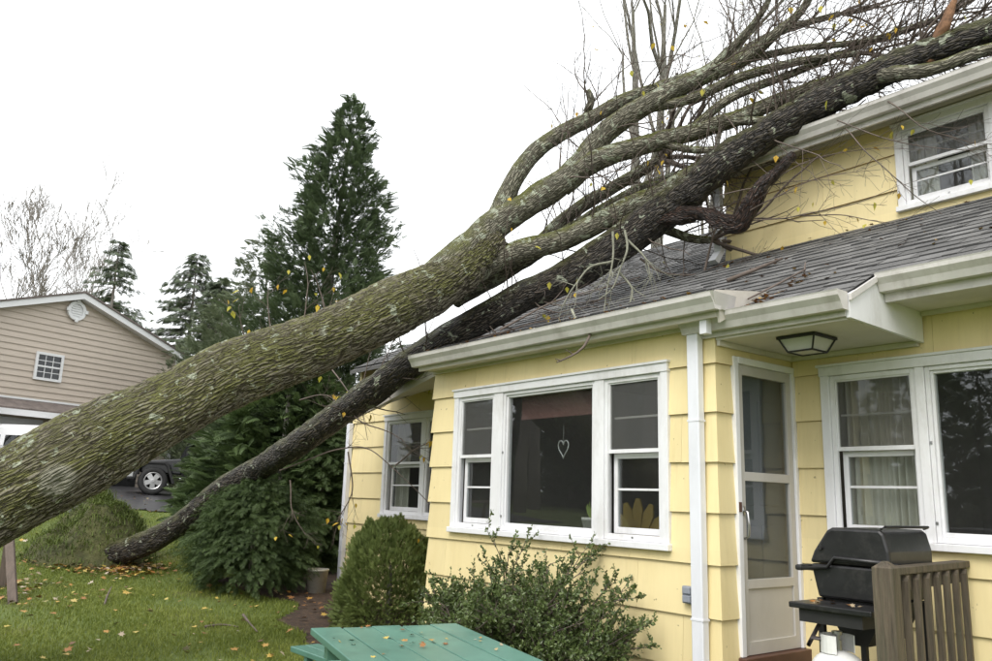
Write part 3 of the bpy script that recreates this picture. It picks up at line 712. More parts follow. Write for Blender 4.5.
def curtain(x0, x1, y, z0, z1, label, folds=14, group=None):
    n = folds*8; mb = MB(); a = []; b = []
    xs_ = np.linspace(x0, x1, n); yo = .03*np.sin(np.linspace(0, folds*2*np.pi, n)*.8+1.6*np.sin(np.linspace(0, 11, n)))+.018*np.sin(np.linspace(0, folds*5.1, n)+2)
    V = np.array([(x, y+o_, z) for z in (z0, z1) for x, o_ in zip(xs_, yo)]+[(x, y+o_+.004, z) for z in (z0, z1) for x, o_ in zip(xs_, yo)])
    i = np.arange(n-1); F = np.stack([i, i+1, i+n+1, i+n], -1)
    o = mesh_np('curtain', V, [F, F[:, ::-1]+2*n], M['curtain'], None, True)
    return setprops(o, label, 'curtain', group)
curtain(-3.30, -2.70, YB+.16, 1.38, 2.6, 'pale sheer curtain behind the double-hung window above the grill')
curtain(-3.4, -3.12, YU+.16, 4.38, 5.2, 'pale curtain at the left side of the upstairs window', 6)
curtain(-2.84, -2.56, YU+.16, 4.38, 5.2, 'pale curtain at the right side of the upstairs window', 6)
curtain(-9.9, -9.6, YB+.16, 1.33, 2.6, 'pale curtain in the window left of the bay', 6)
t = thing('roller_blind', (-5.48, YF+.14, 2.3), 'red-brown blind pulled up at the top of the large bay pane', 'blind')
MB().box(-6.0, -4.95, YF+.12, YF+.15, 2.36, 2.58).build('cloth', M['blind'], t)
MB().box(-6.0, -4.95, YF+.115, YF+.155, 2.335, 2.36).build('bottom_bar', M['blind'], t)
# heart suncatcher
hx, hz, hy = -5.36, 2.05, YF+.075
mb = MB(); pts = []
for k in range(25):
    a = 2*math.pi*k/24; pts.append((hx+.0042*16*math.sin(a)**3, hy, hz+.0054*(13*math.cos(a)-5*math.cos(2*a)-2*math.cos(3*a)-math.cos(4*a))))
t = thing('heart_ornament', (hx, hy, hz-.12), 'clear glass heart ornament hanging inside the large bay pane', 'ornament')
mb.tube(pts, .007, 6, False); mb.build('rim', M['chrome'], t, True)
mb = MB(); mb.hexa([(p[0], hy-.002, p[2]) for p in pts[:-1]], [(p[0], hy+.002, p[2]) for p in pts[:-1]]); mb.build('glass_heart', M['glass'], t)
MB().tube([(hx, hy, hz+.03), (hx, hy, hz+.20)], .0015, 5).build('thread', M['chrome'], t)
# flower pot
t = thing('flower_pot', (-4.98, YF+.16, 1.33), 'small pale flower pot on the inner sill of the bay window', 'flower pot')
MB().box(-6.1, -4.86, YF+.1, YF+.3, 1.29, 1.33).build('inner_sill', M['white'], house)
MB().lathe([(0, 0), (.055, 0), (.075, .10), (.08, .10), (.08, .125), (.065, .125), (.06, .11), (0, .11)], (-5.12, YF+.18, 1.33), 16).build('pot', M['pot'], t, True)
mb = MB()
for k in range(14):
    a = random.uniform(0, 6.28); l = random.uniform(.1, .2); c = Vector((-5.12, YF+.18, 1.44)); d = Vector((math.cos(a)*.5, math.sin(a)*.25, .9)).normalized(); s_ = d.cross(Vector((0, 1, .2))).normalized()*.014
    mb.poly([c, c+d*l*.5+s_, c+d*l, c+d*l*.5-s_])
mb.build('leaves', M['plantleaf'], t)
# yellow chair inside, curved back slats
t = thing('yellow_chair', (-4.5, YF+.6, .5), 'yellow fan-backed chair seen through the bay window', 'chair')
for k, a in enumerate(np.linspace(-38, 78, 7)):
    mb = MB(); c = Vector((-4.88, YF+.5, 1.16)); ar = R(a)
    d = Vector((math.sin(ar), 0, math.cos(ar))); s_ = Vector((math.cos(ar), 0, -math.sin(ar)))
    ln = .47-.0011*abs(a)
    prof = [c+d*.1-s_*.025, c+d*.1+s_*.025, c+d*ln*.8+s_*.055, c+d*ln+s_*.02, c+d*ln-s_*.02, c+d*ln*.8-s_*.055]
    mb.hexa([p+Vector((0, .05*math.sin(ar)**2, 0)) for p in prof], [p+Vector((0, .018+.05*math.sin(ar)**2, 0)) for p in prof]).build('back_slat', M['chair'], t)
MB().box(-4.9, -4.34, YF+.5, YF+1.0, .93, .97).build('seat', M['chair'], t)
for sx in (-4.86, -4.42):
    for sy in (YF+.55, YF+.94): MB().box(sx, sx+.045, sy, sy+.045, .5, .928).build('leg', M['chair'], t)
# long-leaved plant behind the right picture window
t = thing('house_plant', (-1.75, YB+.25, 1.35), 'green and yellow leaved plant behind the right-hand picture window', 'plant')
MB().lathe([(0, 0), (.08, 0), (.11, .16), (.095, .16), (.09, .14), (0, .14)], (-1.72, YB+.28, 1.36), 14).build('pot', M['pot'], t, True)
for k, (dx, dz, l) in enumerate(((-1, .25, .62), (-.9, .42, .5), (-.8, .12, .5), (-.3, .9, .5), (.3, .9, .45), (.8, .4, .5), (-.6, .7, .45))):
    mb = MB(); c = Vector((-1.72, YB+.28, 1.5)); d = Vector((dx, -.1, dz)).normalized(); n_ = d.cross(Vector((0, 1, 0))).normalized()
    P0 = [c+d*l*s_+Vector((0, 0, -.22*l*s_*s_)) for s_ in np.linspace(0, 1, 7)]
    wd = [.012, .026, .034, .034, .028, .016, .002]
    for j in range(6): mb.poly([P0[j]-n_*wd[j], P0[j]+n_*wd[j], P0[j+1]+n_*wd[j+1], P0[j+1]-n_*wd[j+1]])
    mb.build('leaf', M['plantleaf'], t, True)
MB().box(-2.6, -1.1, YB+.1, YB+.45, 1.32, 1.36).build('inner_sill', M['white'], house)

# ================================================================== THE FALLEN TREES
def limb_pts(lst):
    P = [dep(x, y, D) for x, y, D, r in lst]; return P, [r*D/FPX for x, y, D, r in lst]
def rough(P, rad, amt, f=1.3, seed=0):
    P = P.copy()
    for i in range(len(P)):
        v = noise.noise_vector(Vector((i*f*.1+seed, seed*1.7, .3))); P[i] += np.array(v)*amt*rad[i]
    return P
def big_limb(name, lst, mat, parent, sides, step, wob=.12, lump=.10, seed=0, label=None, knots=()):
    P, r = limb_pts(lst) if len(lst[0]) == 4 else ([a for a, b in lst], [b for a, b in lst])
    C, Rr = spline(P, r, step); C = rough(C, Rr, wob, 8*step, seed)
    V, F = tube_np(C, Rr, sides); k = len(C)
    V = V.reshape(k, sides, 3); ctr = C[:, None]
    L = np.concatenate([[0], np.cumsum(np.linalg.norm(np.diff(C, axis=0), axis=1))]); th = np.arange(sides)*2*np.pi/sides
    B = np.stack([Rr[:, None]*np.cos(th), Rr[:, None]*np.sin(th), np.repeat(L[:, None], sides, 1)], -1)
    if lump:
        fac = np.ones((k, sides))
        for i in range(k):
            for j in range(sides):
                b = B[i, j]; q = Vector((b[0]*2.2/max(Rr[i], .05)*.35+seed, b[1]*2.2/max(Rr[i], .05)*.35, b[2]*1.1/max(Rr[i]*3, .3)))
                fac[i, j] += lump*noise.noise(q)+lump*.5*noise.noise(q*3.1)
        V = ctr+(V-ctr)*fac[:, :, None]
    for kp, kr, kh in knots:        # swollen branch scars
        kp = np.array(kp); d = np.linalg.norm(V-kp, axis=2)
        nrm = unit(V-ctr); bulge = kh*np.exp(-(d/kr)**2)-kh*1.5*np.exp(-(d/(kr*.34))**2)
        V = V+nrm*bulge[:, :, None]
    KN = np.zeros((k, sides))
    for kp, kr, kh in knots: KN = np.maximum(KN, np.exp(-(np.linalg.norm(V-np.array(kp), axis=2)/(kr*1.0))**2)*1.08)
    return C, Rr, setprops(mesh_np(name, V.reshape(-1, 3), [F, np.arange(sides)[None, ::-1], (np.arange(sides)+(k-1)*sides)[None]], mat, parent, True, {'bark': ('FLOAT_VECTOR', B.reshape(-1, 3)+seed*3.3), 'knot': ('FLOAT', KN)}), label)

def grow(bag, p, d, L, r, lev, tips, up_=0.25, spread=.9, nk=(3, 6), sides=4, wander=.35):
    n = max(4, int(L/.12)); n = min(n, 14); pts = [np.array(p, float)]; d = np.array(d, float); d /= np.linalg.norm(d); seg = L/n
    dirs = [d]
    for i in range(n):
        d = d+rng.normal(0, wander*.35, 3)+np.array([0, 0, up_*.10]); d /= np.linalg.norm(d); pts.append(pts[-1]+d*seg); dirs.append(d)
    rad = np.linspace(r, max(r*.35, .0016), n+1)
    bag.add(pts, rad, sides, False); tips.append(pts[-1]); tips.append(pts[int(n*.6)])
    if lev > 0:
        for k in range(rng.integers(*nk)):
            i = rng.integers(max(1, n//4), n); q = rng.normal(0, 1, 3); q -= dirs[i]*(q@dirs[i]); q /= np.linalg.norm(q)
            dd = dirs[i]*.75+q*spread*rng.uniform(.5, 1.1)
            grow(bag, pts[i], dd, L*rng.uniform(.35, .65), rad[i]*.62, lev-1, tips, up_, spread, nk, max(3, sides-1), wander)

leafV = np.array([(0, 0, 0), (.3, .32, .05), (.55, .25, .06), (1, 0, -.05), (.55, -.25, .06), (.3, -.32, .05), (.45, 0, -.02)])
def leafmesh(name, mat, r):
    me = bpy.data.meshes.new(name); me.from_pydata(leafV.tolist(), [], [(0, 6, 2, 1), (6, 3, 2), (0, 5, 4, 6), (6, 4, 3)])
    a = me.attributes.new('rnd', 'FLOAT', 'POINT'); a.data.foreach_set('value', [r]*7); me.materials.append(mat); return me
LEAF = [leafmesh('leaf', M['autumn'], .2), leafmesh('leaf', M['autumn'], .8), leafmesh('leaf', M['yellowgreen'], .3), leafmesh('leaf', M['yellowgreen'], .8)]
def hang_leaves(tips, n, parent, size=(.05, .095)):
    for i in rng.choice(len(tips), n, replace=True):
        o = bpy.data.objects.new('leaf', LEAF[rng.integers(4)]); p = Vector(tips[i])+Vector(rng.normal(0, .03, 3))
        link(o, p, parent); o.rotation_euler = (rng.uniform(-1, 1), rng.uniform(.3, 1.7), rng.uniform(0, 6.28)); o.scale = (rng.uniform(*size),)*3

pb = dep(-345, 690, 5.75)
T1 = thing('fallen_tree', (pb.x, pb.y, gzf(pb.x, pb.y)), 'huge mossy grey trunk with forked lichened limbs lying across the roof', 'tree', 'fallen trees')
knots = [(dep(58, 482, 6.44), .16, .07), (dep(322, 334, 8.1), .07, .03)]
trunkC, trunkR, _ = big_limb('trunk', [(-345, 690, 5.75, 62), (-200, 607, 6.1, 46), (-90, 546, 6.35, 42), (0, 497, 6.6, 41), (60, 464, 6.8, 41.5), (89, 448, 6.95, 41), (130, 427, 7.15, 38), (170, 408, 7.4, 35), (230, 375, 7.8, 33), (327, 339, 8.4, 29), (400, 304, 8.85, 28), (440, 284, 9.05, 24.5), (472, 262, 9.2, 20), (500, 238, 9.3, 11)], M['bark_big'], T1, 220, .022, .05, .09, 2, knots=knots)
LIMBS = [
 [(425, 290, 8.98, 18), (455, 264, 9.15, 19), (485, 234, 9.35, 17.5), (517, 211, 9.4, 15.5), (565, 181, 9.5, 14.5), (587, 157, 9.5, 13), (614, 127, 9.5, 12), (662, 97, 9.4, 11), (710, 73, 9.3, 9.5), (745, 58, 9.2, 8), (772, 36, 9.0, 6), (800, 12, 9, 4.5), (822, -25, 9, 3)],
 [(492, 232, 9.4, 10), (503, 205, 9.5, 10.5), (513, 182, 9.55, 10), (531, 155, 9.65, 9.5), (560, 134, 9.75, 9), (594, 117, 9.8, 8.3), (628, 99, 9.85, 7.6), (662, 88, 9.8, 7), (720, 66, 9.7, 6), (775, 34, 9.6, 4.5), (840, 14, 9.5, 3.2)],
 [(560, 185, 9.5, 12), (582, 168, 9.45, 12), (604, 157, 9.4, 11.5), (652, 143, 9.3, 10.5), (691, 132, 9.2, 9.5), (740, 117, 9.1, 9), (790, 97, 9.0, 8), (850, 76, 8.8, 7), (920, 52, 8.6, 5.5), (1000, 30, 8.4, 4)],
 [(412, 310, 8.92, 16), (445, 290, 9.08, 15.5), (480, 268, 9.25, 13), (517, 252, 9.3, 12.5), (565, 238, 9.35, 12), (614, 213, 9.35, 11.5), (672, 187, 9.25, 10.5), (716, 158, 9.2, 9.5), (760, 130, 9.1, 8.5), (820, 96, 8.9, 7.5), (890, 66, 8.6, 6), (960, 44, 8.3, 4)],
 [(440, 296, 9.4, 10), (500, 272, 9.7, 9.5), (545, 247, 9.85, 9), (600, 214, 10, 8), (640, 190, 10, 7), (690, 172, 9.9, 6)],
 [(455, 300, 9.6, 9), (520, 262, 10.1, 8), (570, 215, 10.3, 7.5), (610, 190, 10.4, 7), (660, 160, 10.3, 6)],
]
tips1 = []; limbC = []
for i, L_ in enumerate(LIMBS):
    L_ = [(x, y, D, r*(1 if k_ < 2 else .9)) for k_, (x, y, D, r) in enumerate(L_)]
    C, Rr, o = big_limb('limb', L_, M['bark_limb'], T1, 28 if i < 4 else 16, .05, .18, .13, 5+i); limbC.append((C, Rr))
# short side limbs leaving the big ones
SUB = [[(587, 112, 9.8, 4), (592, 100, 9.8, 3.5), (588, 90, 9.8, 2.5)],
 [(640, 110, 9.45, 6), (690, 100, 9.3, 5), (740, 78, 9.1, 5), (800, 62, 8.9, 4), (860, 54, 8.7, 3)],
 [(700, 78, 9.3, 5), (740, 40, 9.2, 4), (765, 8, 9.1, 3), (775, -20, 9.1, 2.5)],
 [(690, 133, 9.2, 5), (730, 100, 9.1, 4.5), (790, 75, 9, 4), (850, 50, 8.9, 3), (930, 22, 8.7, 2.2)],
 [(720, 122, 9.1, 4.5), (775, 118, 8.9, 4), (830, 96, 8.6, 4.5), (870, 78, 8.3, 4), (910, 50, 8.1, 3)],
 [(745, 60, 9.2, 4), (800, 48, 9, 3.6), (870, 40, 8.8, 3), (950, 14, 8.6, 2)],
 [(640, 188, 9.9, 5), (690, 180, 9.5, 4.5), (740, 168, 9.3, 3.6), (790, 140, 9.0, 3)],
 [(600, 214, 9.3, 5), (650, 225, 9.3, 5), (690, 238, 9.3, 4.5), (712, 240, 9.2, 3.5)],
 [(655, 142, 9.3, 4), (700, 150, 9.1, 3.6), (760, 142, 8.9, 3), (800, 120, 8.7, 2.4)]]
for i, L_ in enumerate(SUB):
    C, Rr, o = big_limb('side_limb', L_, M['bark_limb'], T1, 10, .06, .4, 0, 30+i); limbC.append((C, Rr))
bag = TubeBag()
for C, Rr in limbC:
    k = len(C); L = np.linalg.norm(np.diff(C, axis=0), axis=1).sum(); n = int(L*8)
    for _ in range(n):
        i = rng.integers(int(k*.35), k-1); t_ = C[min(i+1, k-1)]-C[i-1]; t_ /= np.linalg.norm(t_)
        q = rng.normal(0, 1, 3); q[2] += .35; q -= t_*(q@t_); q /= np.linalg.norm(q)
        if C[i][2] < 3.6 and q[2] < 0: continue
        grow(bag, C[i]+q*Rr[i]*.6, t_*rng.uniform(.25, .9)+q*rng.uniform(.4, 1), rng.uniform(.5, 1.6), rng.uniform(.005, .012), 1, tips1, .3, .9, (3, 6), 4, .5)
    e = C[-1]-C[-3]
    for _ in range(0 if abs(C[-1][2]-C[0][2]) < .6 and L < .6 else 5): grow(bag, C[-1], e/np.linalg.norm(e)+rng.normal(0, .3, 3), rng.uniform(.8, 1.6), Rr[-1]*.6, 2, tips1, .3, .7, (2, 4))
o = bag.build('twigs', M['twig'], T1); o['kind'] = 'stuff'
# trunk sprouts near the top edge of the big trunk
bag = TubeBag(); tps = []
for x, y, D, dx, dz, L in ((268, 350, 8.0, .1, 1, .7), (300, 335, 8.2, .25, 1, .8), (330, 322, 8.4, -.1, 1, .6), (250, 355, 7.9, -.3, 1, .5)):
    grow(bag, dep(x, y, D), np.array(rt)*dx+np.array([0, 0, dz]), L, .009, 2, tps, .2, .7, (2, 4), 4)
o = bag.build('sprouts', M['twig'], T1); o['kind'] = 'stuff'
hang_leaves(tps, 18, T1, (.05, .09)); hang_leaves(tips1, 165, T1)
# root plate at the foot, thrown up with its soil
def hump(name, c, rx, ry, h, mat, parent, seed, peak=(0, 0), n=40, axis=None, rough_=.22):
    th = np.linspace(0, 2*np.pi, n, endpoint=False); rr = np.linspace(0, 1, 22); V = []
    for r_ in rr:
        for a in th:
            x = c[0]+peak[0]*(1-r_)+rx*r_*math.cos(a); y = c[1]+peak[1]*(1-r_)+ry*r_*math.sin(a)
            nz = noise.fractal(Vector((x*1.7+seed, y*1.7, seed)), 1, 2, 5)
            edge = 1+.18*noise.noise(Vector((math.cos(a)*1.5+seed, math.sin(a)*1.5, 3)))
            x = c[0]+(x-c[0])*edge; y = c[1]+(y-c[1])*edge
            z = h*(1-r_**1.5)*(1+rough_*nz)*(1 if r_ < .98 else 0)+(.05*nz if r_ < .9 else -.05)
            V.append((x, y, gzf(x, y)+z))
    i, j = np.meshgrid(np.arange(len(rr)-1), np.arange(n)); a = (i*n+j).ravel(); b = (i*n+(j+1) % n).ravel()
    return mesh_np(name, V, [np.stack([a, b, b+n, a+n], -1)], mat, parent, True)
hump('root_plate', (pb.x-.25, pb.y-.1), 1.0, .9, 1.3, M['moundsoil'], T1, 4)

# ---- the dark second tree
g0 = ghit(103, 566)
DKD = [(103, 566, g0 and (g0-CAM).dot(fw), 13)]
base_D = (g0-CAM).dot(fw)
T2 = thing('fallen_tree', tuple(g0), 'long dark wet trunk rising from lawn over the roof to upper eave', 'tree', 'fallen trees')
dk = [(88, 574, base_D+.1, 11), (103, 561, base_D, 12.5), (150, 541, base_D-.1, 12), (190, 516, base_D-.2, 11.5), (225, 488, base_D-.45, 12), (260, 468, base_D-.75, 12.5), (300, 442, 10.6, 13), (340, 415, 10.15, 13.5), (375, 389, 9.8, 14), (410, 364, 9.6, 14.5), (460, 330, 9.5, 15), (510, 303, 9.45, 15.5), (565, 277, 9.35, 16), (600, 256, 9.25, 16.5), (635, 230, 9.15, 17), (672, 203, 8.95, 18), (705, 177, 8.8, 17), (740, 150, 8.65, 17), (800, 115, 8.25, 16.5), (850, 88, 7.95, 16), (900, 64, 7.65, 15), (950, 46, 7.4, 14), (1030, 18, 7.0, 13)]
dkC, dkR, _ = big_limb('trunk', dk, M['bark_dark'], T2, 56, .035, .16, .17, 11)
big_limb('broken_limb', [(648, 222, 9.0, 9), (690, 213, 8.7, 8), (715, 218, 8.5, 8.5), (734, 221, 8.35, 9.5), (740, 217, 8.3, 9), (750, 202, 8.25, 8), (760, 186, 8.2, 7), (776, 171, 8.15, 6.5), (786, 160, 8.1, 5.5), (793, 154, 8.1, 4)], M['stubwood'], T2, 24, .02, .9, .55, 13, 'snapped dark red-brown limb in front of the upper wall')
big_limb('snapped_stub', [(928, 62, 7.5, 7), (935, 44, 7.45, 6.5), (943, 28, 7.4, 5.5), (950, 12, 7.4, 4.5), (954, 2, 7.4, 3), (957, -5, 7.4, 1)], M['rawwood'], T2, 16, .015, .9, .6, 14, 'torn pale orange stub on top of the dark trunk')
big_limb('side_limb', [(880, 76, 7.7, 8), (930, 70, 7.3, 7), (980, 52, 7.1, 6), (1040, 36, 7, 5)], M['bark_limb'], T2, 16, .05, .3, .15, 15)
bag = TubeBag(); tips2 = []
k = len(dkC)
for _ in range(70):
    i = int(rng.uniform(.42, .99)*k); t_ = dkC[min(i+2, k-1)]-dkC[i-2]; t_ /= np.linalg.norm(t_)
    q = rng.normal(0, 1, 3); q[2] += .5; q -= t_*(q@t_); q /= np.linalg.norm(q)
    grow(bag, dkC[i]+q*dkR[i]*.7, t_*rng.uniform(.1, .9)+q, rng.uniform(.4, 1.3), rng.uniform(.005, .011), 1, tips2, .25, .8, (2, 5))
def pxtwig(bag, lst, r0, r1, tips=None, kids=0, sides=5):
    P = [dep(x, y, D) for x, y, D in lst]; C, Rr = spline(P, list(np.linspace(r0, r1, len(P))), .05)
    C = rough(C, np.full(len(C), .02), .8, 1.5, lst[0][0]*.1); bag.add(C, Rr, sides, False)
    for _ in range(kids):
        i = rng.integers(len(C)//3, len(C)-1); d = C[i]-C[i-1]; grow(bag, C[i], d/np.linalg.norm(d)+rng.normal(0, .5, 3), rng.uniform(.2, .5), Rr[i]*.6, 0 if kids < 4 else 1, tips if tips is not None else [], .1)
    if tips is not None: tips += [C[-1], C[len(C)//2], C[len(C)*3//4]]
# long whips hanging in front of the upper wall
for lst in ([(745, 222, 8.3), (800, 215, 7.9), (850, 205, 7.6), (900, 185, 7.4)], [(735, 220, 8.3), (790, 190, 7.9), (830, 175, 7.7), (880, 170, 7.5)], [(845, 130, 7.7), (880, 165, 7.3), (920, 200, 7.1), (960, 225, 7)], [(838, 120, 7.8), (890, 140, 7.4), (950, 150, 7.2), (1000, 148, 7)], [(880, 95, 7.6), (920, 125, 7.2), (960, 140, 7.1), (1000, 145, 7)], [(720, 195, 8.5), (790, 182, 8.1), (850, 180, 7.7)], [(800, 215, 7.9), (840, 215, 7.7), (880, 222, 7.5), (930, 226, 7.4)], [(760, 190, 8.2), (800, 165, 8), (860, 150, 7.7), (930, 150, 7.4)]):
    pxtwig(bag, lst, .007, .002, tips2, 5)
# curved twigs lying on the roof and along the trunk
for lst in ([(640, 258, 9.2), (660, 272, 9.1), (690, 276, 9.0), (712, 268, 8.9), (727, 262, 8.9)], [(705, 270, 8.8), (712, 240, 8.8), (722, 215, 8.8), (735, 200, 8.7)], [(455, 335, 9.9), (500, 312, 9.6), (560, 300, 9.3), (600, 290, 9.2)], [(440, 350, 9.6), (480, 338, 9.3), (530, 325, 8.9), (575, 312, 8.7)], [(480, 318, 9.6), (530, 300, 9.4), (560, 305, 9.2), (610, 298, 9.0)], [(500, 330, 9.0), (560, 300, 9.0), (640, 278, 9)], [(690, 280, 8.8), (720, 274, 8.6), (748, 262, 8.5)]):
    pxtwig(bag, lst, .014, .004, tips2, 5)
o = bag.build('twigs', M['twig'], T2); o['kind'] = 'stuff'
bag = TubeBag(); tps = []
for lst in ([(613, 232, 8.8), (613, 255, 8.7), (609, 280, 8.6), (603, 315, 8.5)], [(624, 230, 8.8), (627, 250, 8.7), (620, 270, 8.6), (612, 290, 8.55), (600, 300, 8.5)], [(612, 262, 8.7), (590, 268, 8.6), (575, 285, 8.5), (562, 308, 8.4)], [(620, 272, 8.65), (632, 288, 8.6), (630, 305, 8.5)], [(628, 240, 8.8), (645, 258, 8.7), (650, 280, 8.6)], [(572, 310, 7.6), (580, 325, 7.3), (590, 337, 7.1)]):
    pxtwig(bag, lst, .015, .005, tps, 5, 6)
o = bag.build('dead_sprays', M['twig_pale'], T2); o['kind'] = 'stuff'
hang_leaves(tips2, 60, T2)
# branchlets with leaves hanging by the left wall
bag = TubeBag(); tps = []
for lst in ([(330, 366, 10.6), (345, 388, 10.2), (362, 412, 9.9), (368, 440, 9.7)], [(280, 470, 10.9), (330, 452, 10.2), (365, 448, 9.9), (395, 470, 9.6), (425, 500, 9.3), (440, 520, 9.1)], [(348, 452, 10), (352, 490, 9.9), (338, 520, 9.9), (333, 545, 9.9)], [(290, 480, 10.8), (292, 510, 10.6), (305, 535, 10.4)], [(395, 465, 9.6), (415, 450, 9.4), (435, 440, 9.3)], [(300, 400, 11), (325, 395, 10.7), (345, 410, 10.4)]):
    pxtwig(bag, lst, .011, .003, tps, 5)
o = bag.build('low_twigs', M['twig'], T2); o['kind'] = 'stuff'
hang_leaves(tps, 34, T2, (.05, .10))
t = thing('dead_branch', tuple(dep(575, 350, 6.4)), 'small bare dark branch dangling from the bay gutter', 'branch')
bag = TubeBag()
for lst, a, b in (([(592, 324, 6.75), (590, 334, 6.7), (582, 348, 6.6), (570, 357, 6.55), (557, 363, 6.5)], .014, .006), ([(573, 354, 6.58), (568, 350, 6.55), (565, 349, 6.5)], .006, .003), ([(562, 361, 6.52), (556, 359, 6.5)], .006, .003)):
    pxtwig(bag, lst, a, b, None, 0, 7)
bag.build('stem', M['twig'], t)

# ---- root mound, sticks, leaf litter, lawn
c = ghit(74, 572); c2 = c+Vector((-1.0, .35, 0))
md = thing('root_mound', (c2.x, c2.y, gzf(c2.x, c2.y)), 'grassy mound of soil heaved up beside the dark trunk base', 'mound')
hump('soil', c2, 1.0, .95, 1.0, M['moundsoil'], md, 9, (-.1, .42), 60, None, .38)
def blades(name, P, h, w, mat, parent=None, lean=.5, up_=None):
    n = len(P); a = rng.uniform(0, 6.28, n); D = np.stack([np.cos(a), np.sin(a), np.zeros(n)], -1); S = np.stack([-np.sin(a), np.cos(a), np.zeros(n)], -1)
    hh = h*rng.uniform(.5, 1.3, n)[:, None]; ww = w*rng.uniform(.6, 1.3, n)[:, None]; ln = lean*rng.uniform(.2, 1.2, n)[:, None]
    U = np.array([0, 0, 1.]) if up_ is None else up_
    mid = P+U*hh*.55+D*hh*ln*.25; tip = P+U*hh*.9+D*hh*ln
    V = np.stack([P-S*ww, P+S*ww, mid+S*ww*.75, mid-S*ww*.75, tip], 1).reshape(-1, 3)
    i = np.arange(n)*5; r_ = np.repeat(rng.random(n), 5)
    o = mesh_np(name, V, [np.stack([i, i+1, i+2, i+3], -1), np.stack([i+3, i+2, i+4], -1)], mat, parent, False, {'rnd': ('FLOAT', r_)})
    o['kind'] = 'stuff'; return o
so = [o for o in md.children][0]; sv = np.empty(len(so.data.vertices)*3, np.float32); so.data.vertices.foreach_get('co', sv); sv = sv.reshape(-1, 3)+np.array(WL[so.name])
pick = sv[rng.integers(0, len(sv), 9000)]+rng.normal(0, .05, (9000, 3))*[1, 1, .25]; pick = pick[pick[:, 2] < c2.z+1.4]
blades('grass', pick, .085, .007, M['mossgrass'], md, 1.6)
# lawn blades: denser close to the viewer
P = []
for x0, x1, y0, y1, dens in ((-9.5, -4.5, .3, 5.2, 3600), (-14, -9.5, .2, 6, 2400), (-22, -14, -.5, 9, 1300)):
    n = int((x1-x0)*(y1-y0)*dens); q = np.stack([rng.uniform(x0, x1, n), rng.uniform(y0, y1, n)], -1)
    keep = ~bed_in(q[:, 0], q[:, 1]) & ~drive_in(q[:, 0], q[:, 1]) & ~((q[:, 0] > BX0) & (q[:, 1] > YF-.1)); P.append(q[keep])
P = np.vstack(P)
cl = np.array([noise.noise(Vector((x*.9, y*.9, 5))) for x, y in P]); P = P[rng.random(len(P)) < np.clip(.75+cl*.9, .15, 1)]
P = np.column_stack([P, gz(P[:, 0], P[:, 1])-.005])
setprops(blades('grass', P, .055, .0042, M['grass'], None, .9), 'short damp green lawn grass between the house and driveway', 'grass')
# leaf litter
def litter(P, size):
    n = len(P); a = rng.uniform(0, 6.28, n); pts = []
    prof = [(0, 0), (.28, .18), (.25, .48), (.5, .26), (.72, .42), (.68, .16), (1, 0), (.68, -.16), (.72, -.42), (.5, -.26), (.25, -.48), (.28, -.18)]
    TV = np.array([(x, y, .10*abs(y)*2+.05*x) for x, y in prof]); TF = [np.arange(12)[None]]
    X = np.stack([np.cos(a), np.sin(a), rng.normal(0, .25, n)], -1); X = unit(X); Y = unit(np.cross(rng.normal(0, .22, (n, 3))+[0, 0, 1], X)); Z = np.cross(X, Y)
    V, F = scatter(TV, TF, P, X, Y, Z, rng.uniform(*size, n)); return V, F, np.repeat(rng.random(n), 12)
pp = []
def spot(cx, cy, s, n):
    q = np.stack([rng.normal(cx, s, n), rng.normal(cy, s*.8, n)], -1); pp.append(q)
gl_ = ghit(120, 570); spot(gl_.x, gl_.y, .38, 520); gl_ = ghit(70, 565); spot(gl_.x, gl_.y, .5, 130); gl_ = ghit(20, 600); spot(gl_.x, gl_.y, .45, 60); gl_ = ghit(30, 585); spot(gl_.x, gl_.y, .3, 40)
pp.append(np.stack([rng.uniform(-14, -5, 300), rng.uniform(.4, 5, 300)], -1)); pp.append(np.stack([rng.uniform(-26, -14, 380), rng.uniform(-.5, 9, 380)], -1))
pp.append(np.stack([rng.uniform(-12, -8.5, 60), rng.uniform(4.4, 5.8, 60)], -1))
q = np.vstack(pp); q = q[~((q[:, 0] > BX0-.1) & (q[:, 1] > YF-.2))]; q = np.column_stack([q, gz(q[:, 0], q[:, 1])+.05])
V, F, A = litter(q, (.045, .105)); A = A**1.25; o = mesh_np('fallen_leaves', V, F, M['litter'], None, False, {'rnd': ('FLOAT', A)})
setprops(o, 'yellow and brown fallen leaves strewn over the lawn', 'leaves', None, 'stuff')
# leaf litter caught on the roofs and gutters
q = []
for _ in range(90):
    x = rng.uniform(-7.3, -1.4); y = rng.uniform(5.3, 7.3) if x > -3.5 else rng.uniform(4.7, 7.5); z = max(ZR(y), ZB_(y) if (y < 5.36 and x < -3.5) else 0)
    q.append((x, y, z+.03))
for _ in range(120): x = rng.uniform(-9.7, -7.4); y = rng.uniform(5.12, 5.45); f_ = (y-5.12)/.73; q.append((x, y, lerp(3.125+sag(x), ZR(5.85)+.02, f_)+.045))
for _ in range(60): x = rng.uniform(-7.3, -3.5); q.append((x, rng.uniform(4.6, 4.72), 3.085))
for _ in range(45): q.append((rng.uniform(-3.45, -3.2), rng.uniform(4.85, 5.6), 0)); q[-1] = (q[-1][0], q[-1][1], ZR(q[-1][1])+.03)
q = np.array(q); V, F, A = litter(q, (.03, .065)); A = A*.6
o = mesh_np('roof_leaves', V, F, M['litter'], None, False, {'rnd': ('FLOAT', A)}); setprops(o, 'brown fallen leaves caught along the roof edges', 'leaves', None, 'stuff')
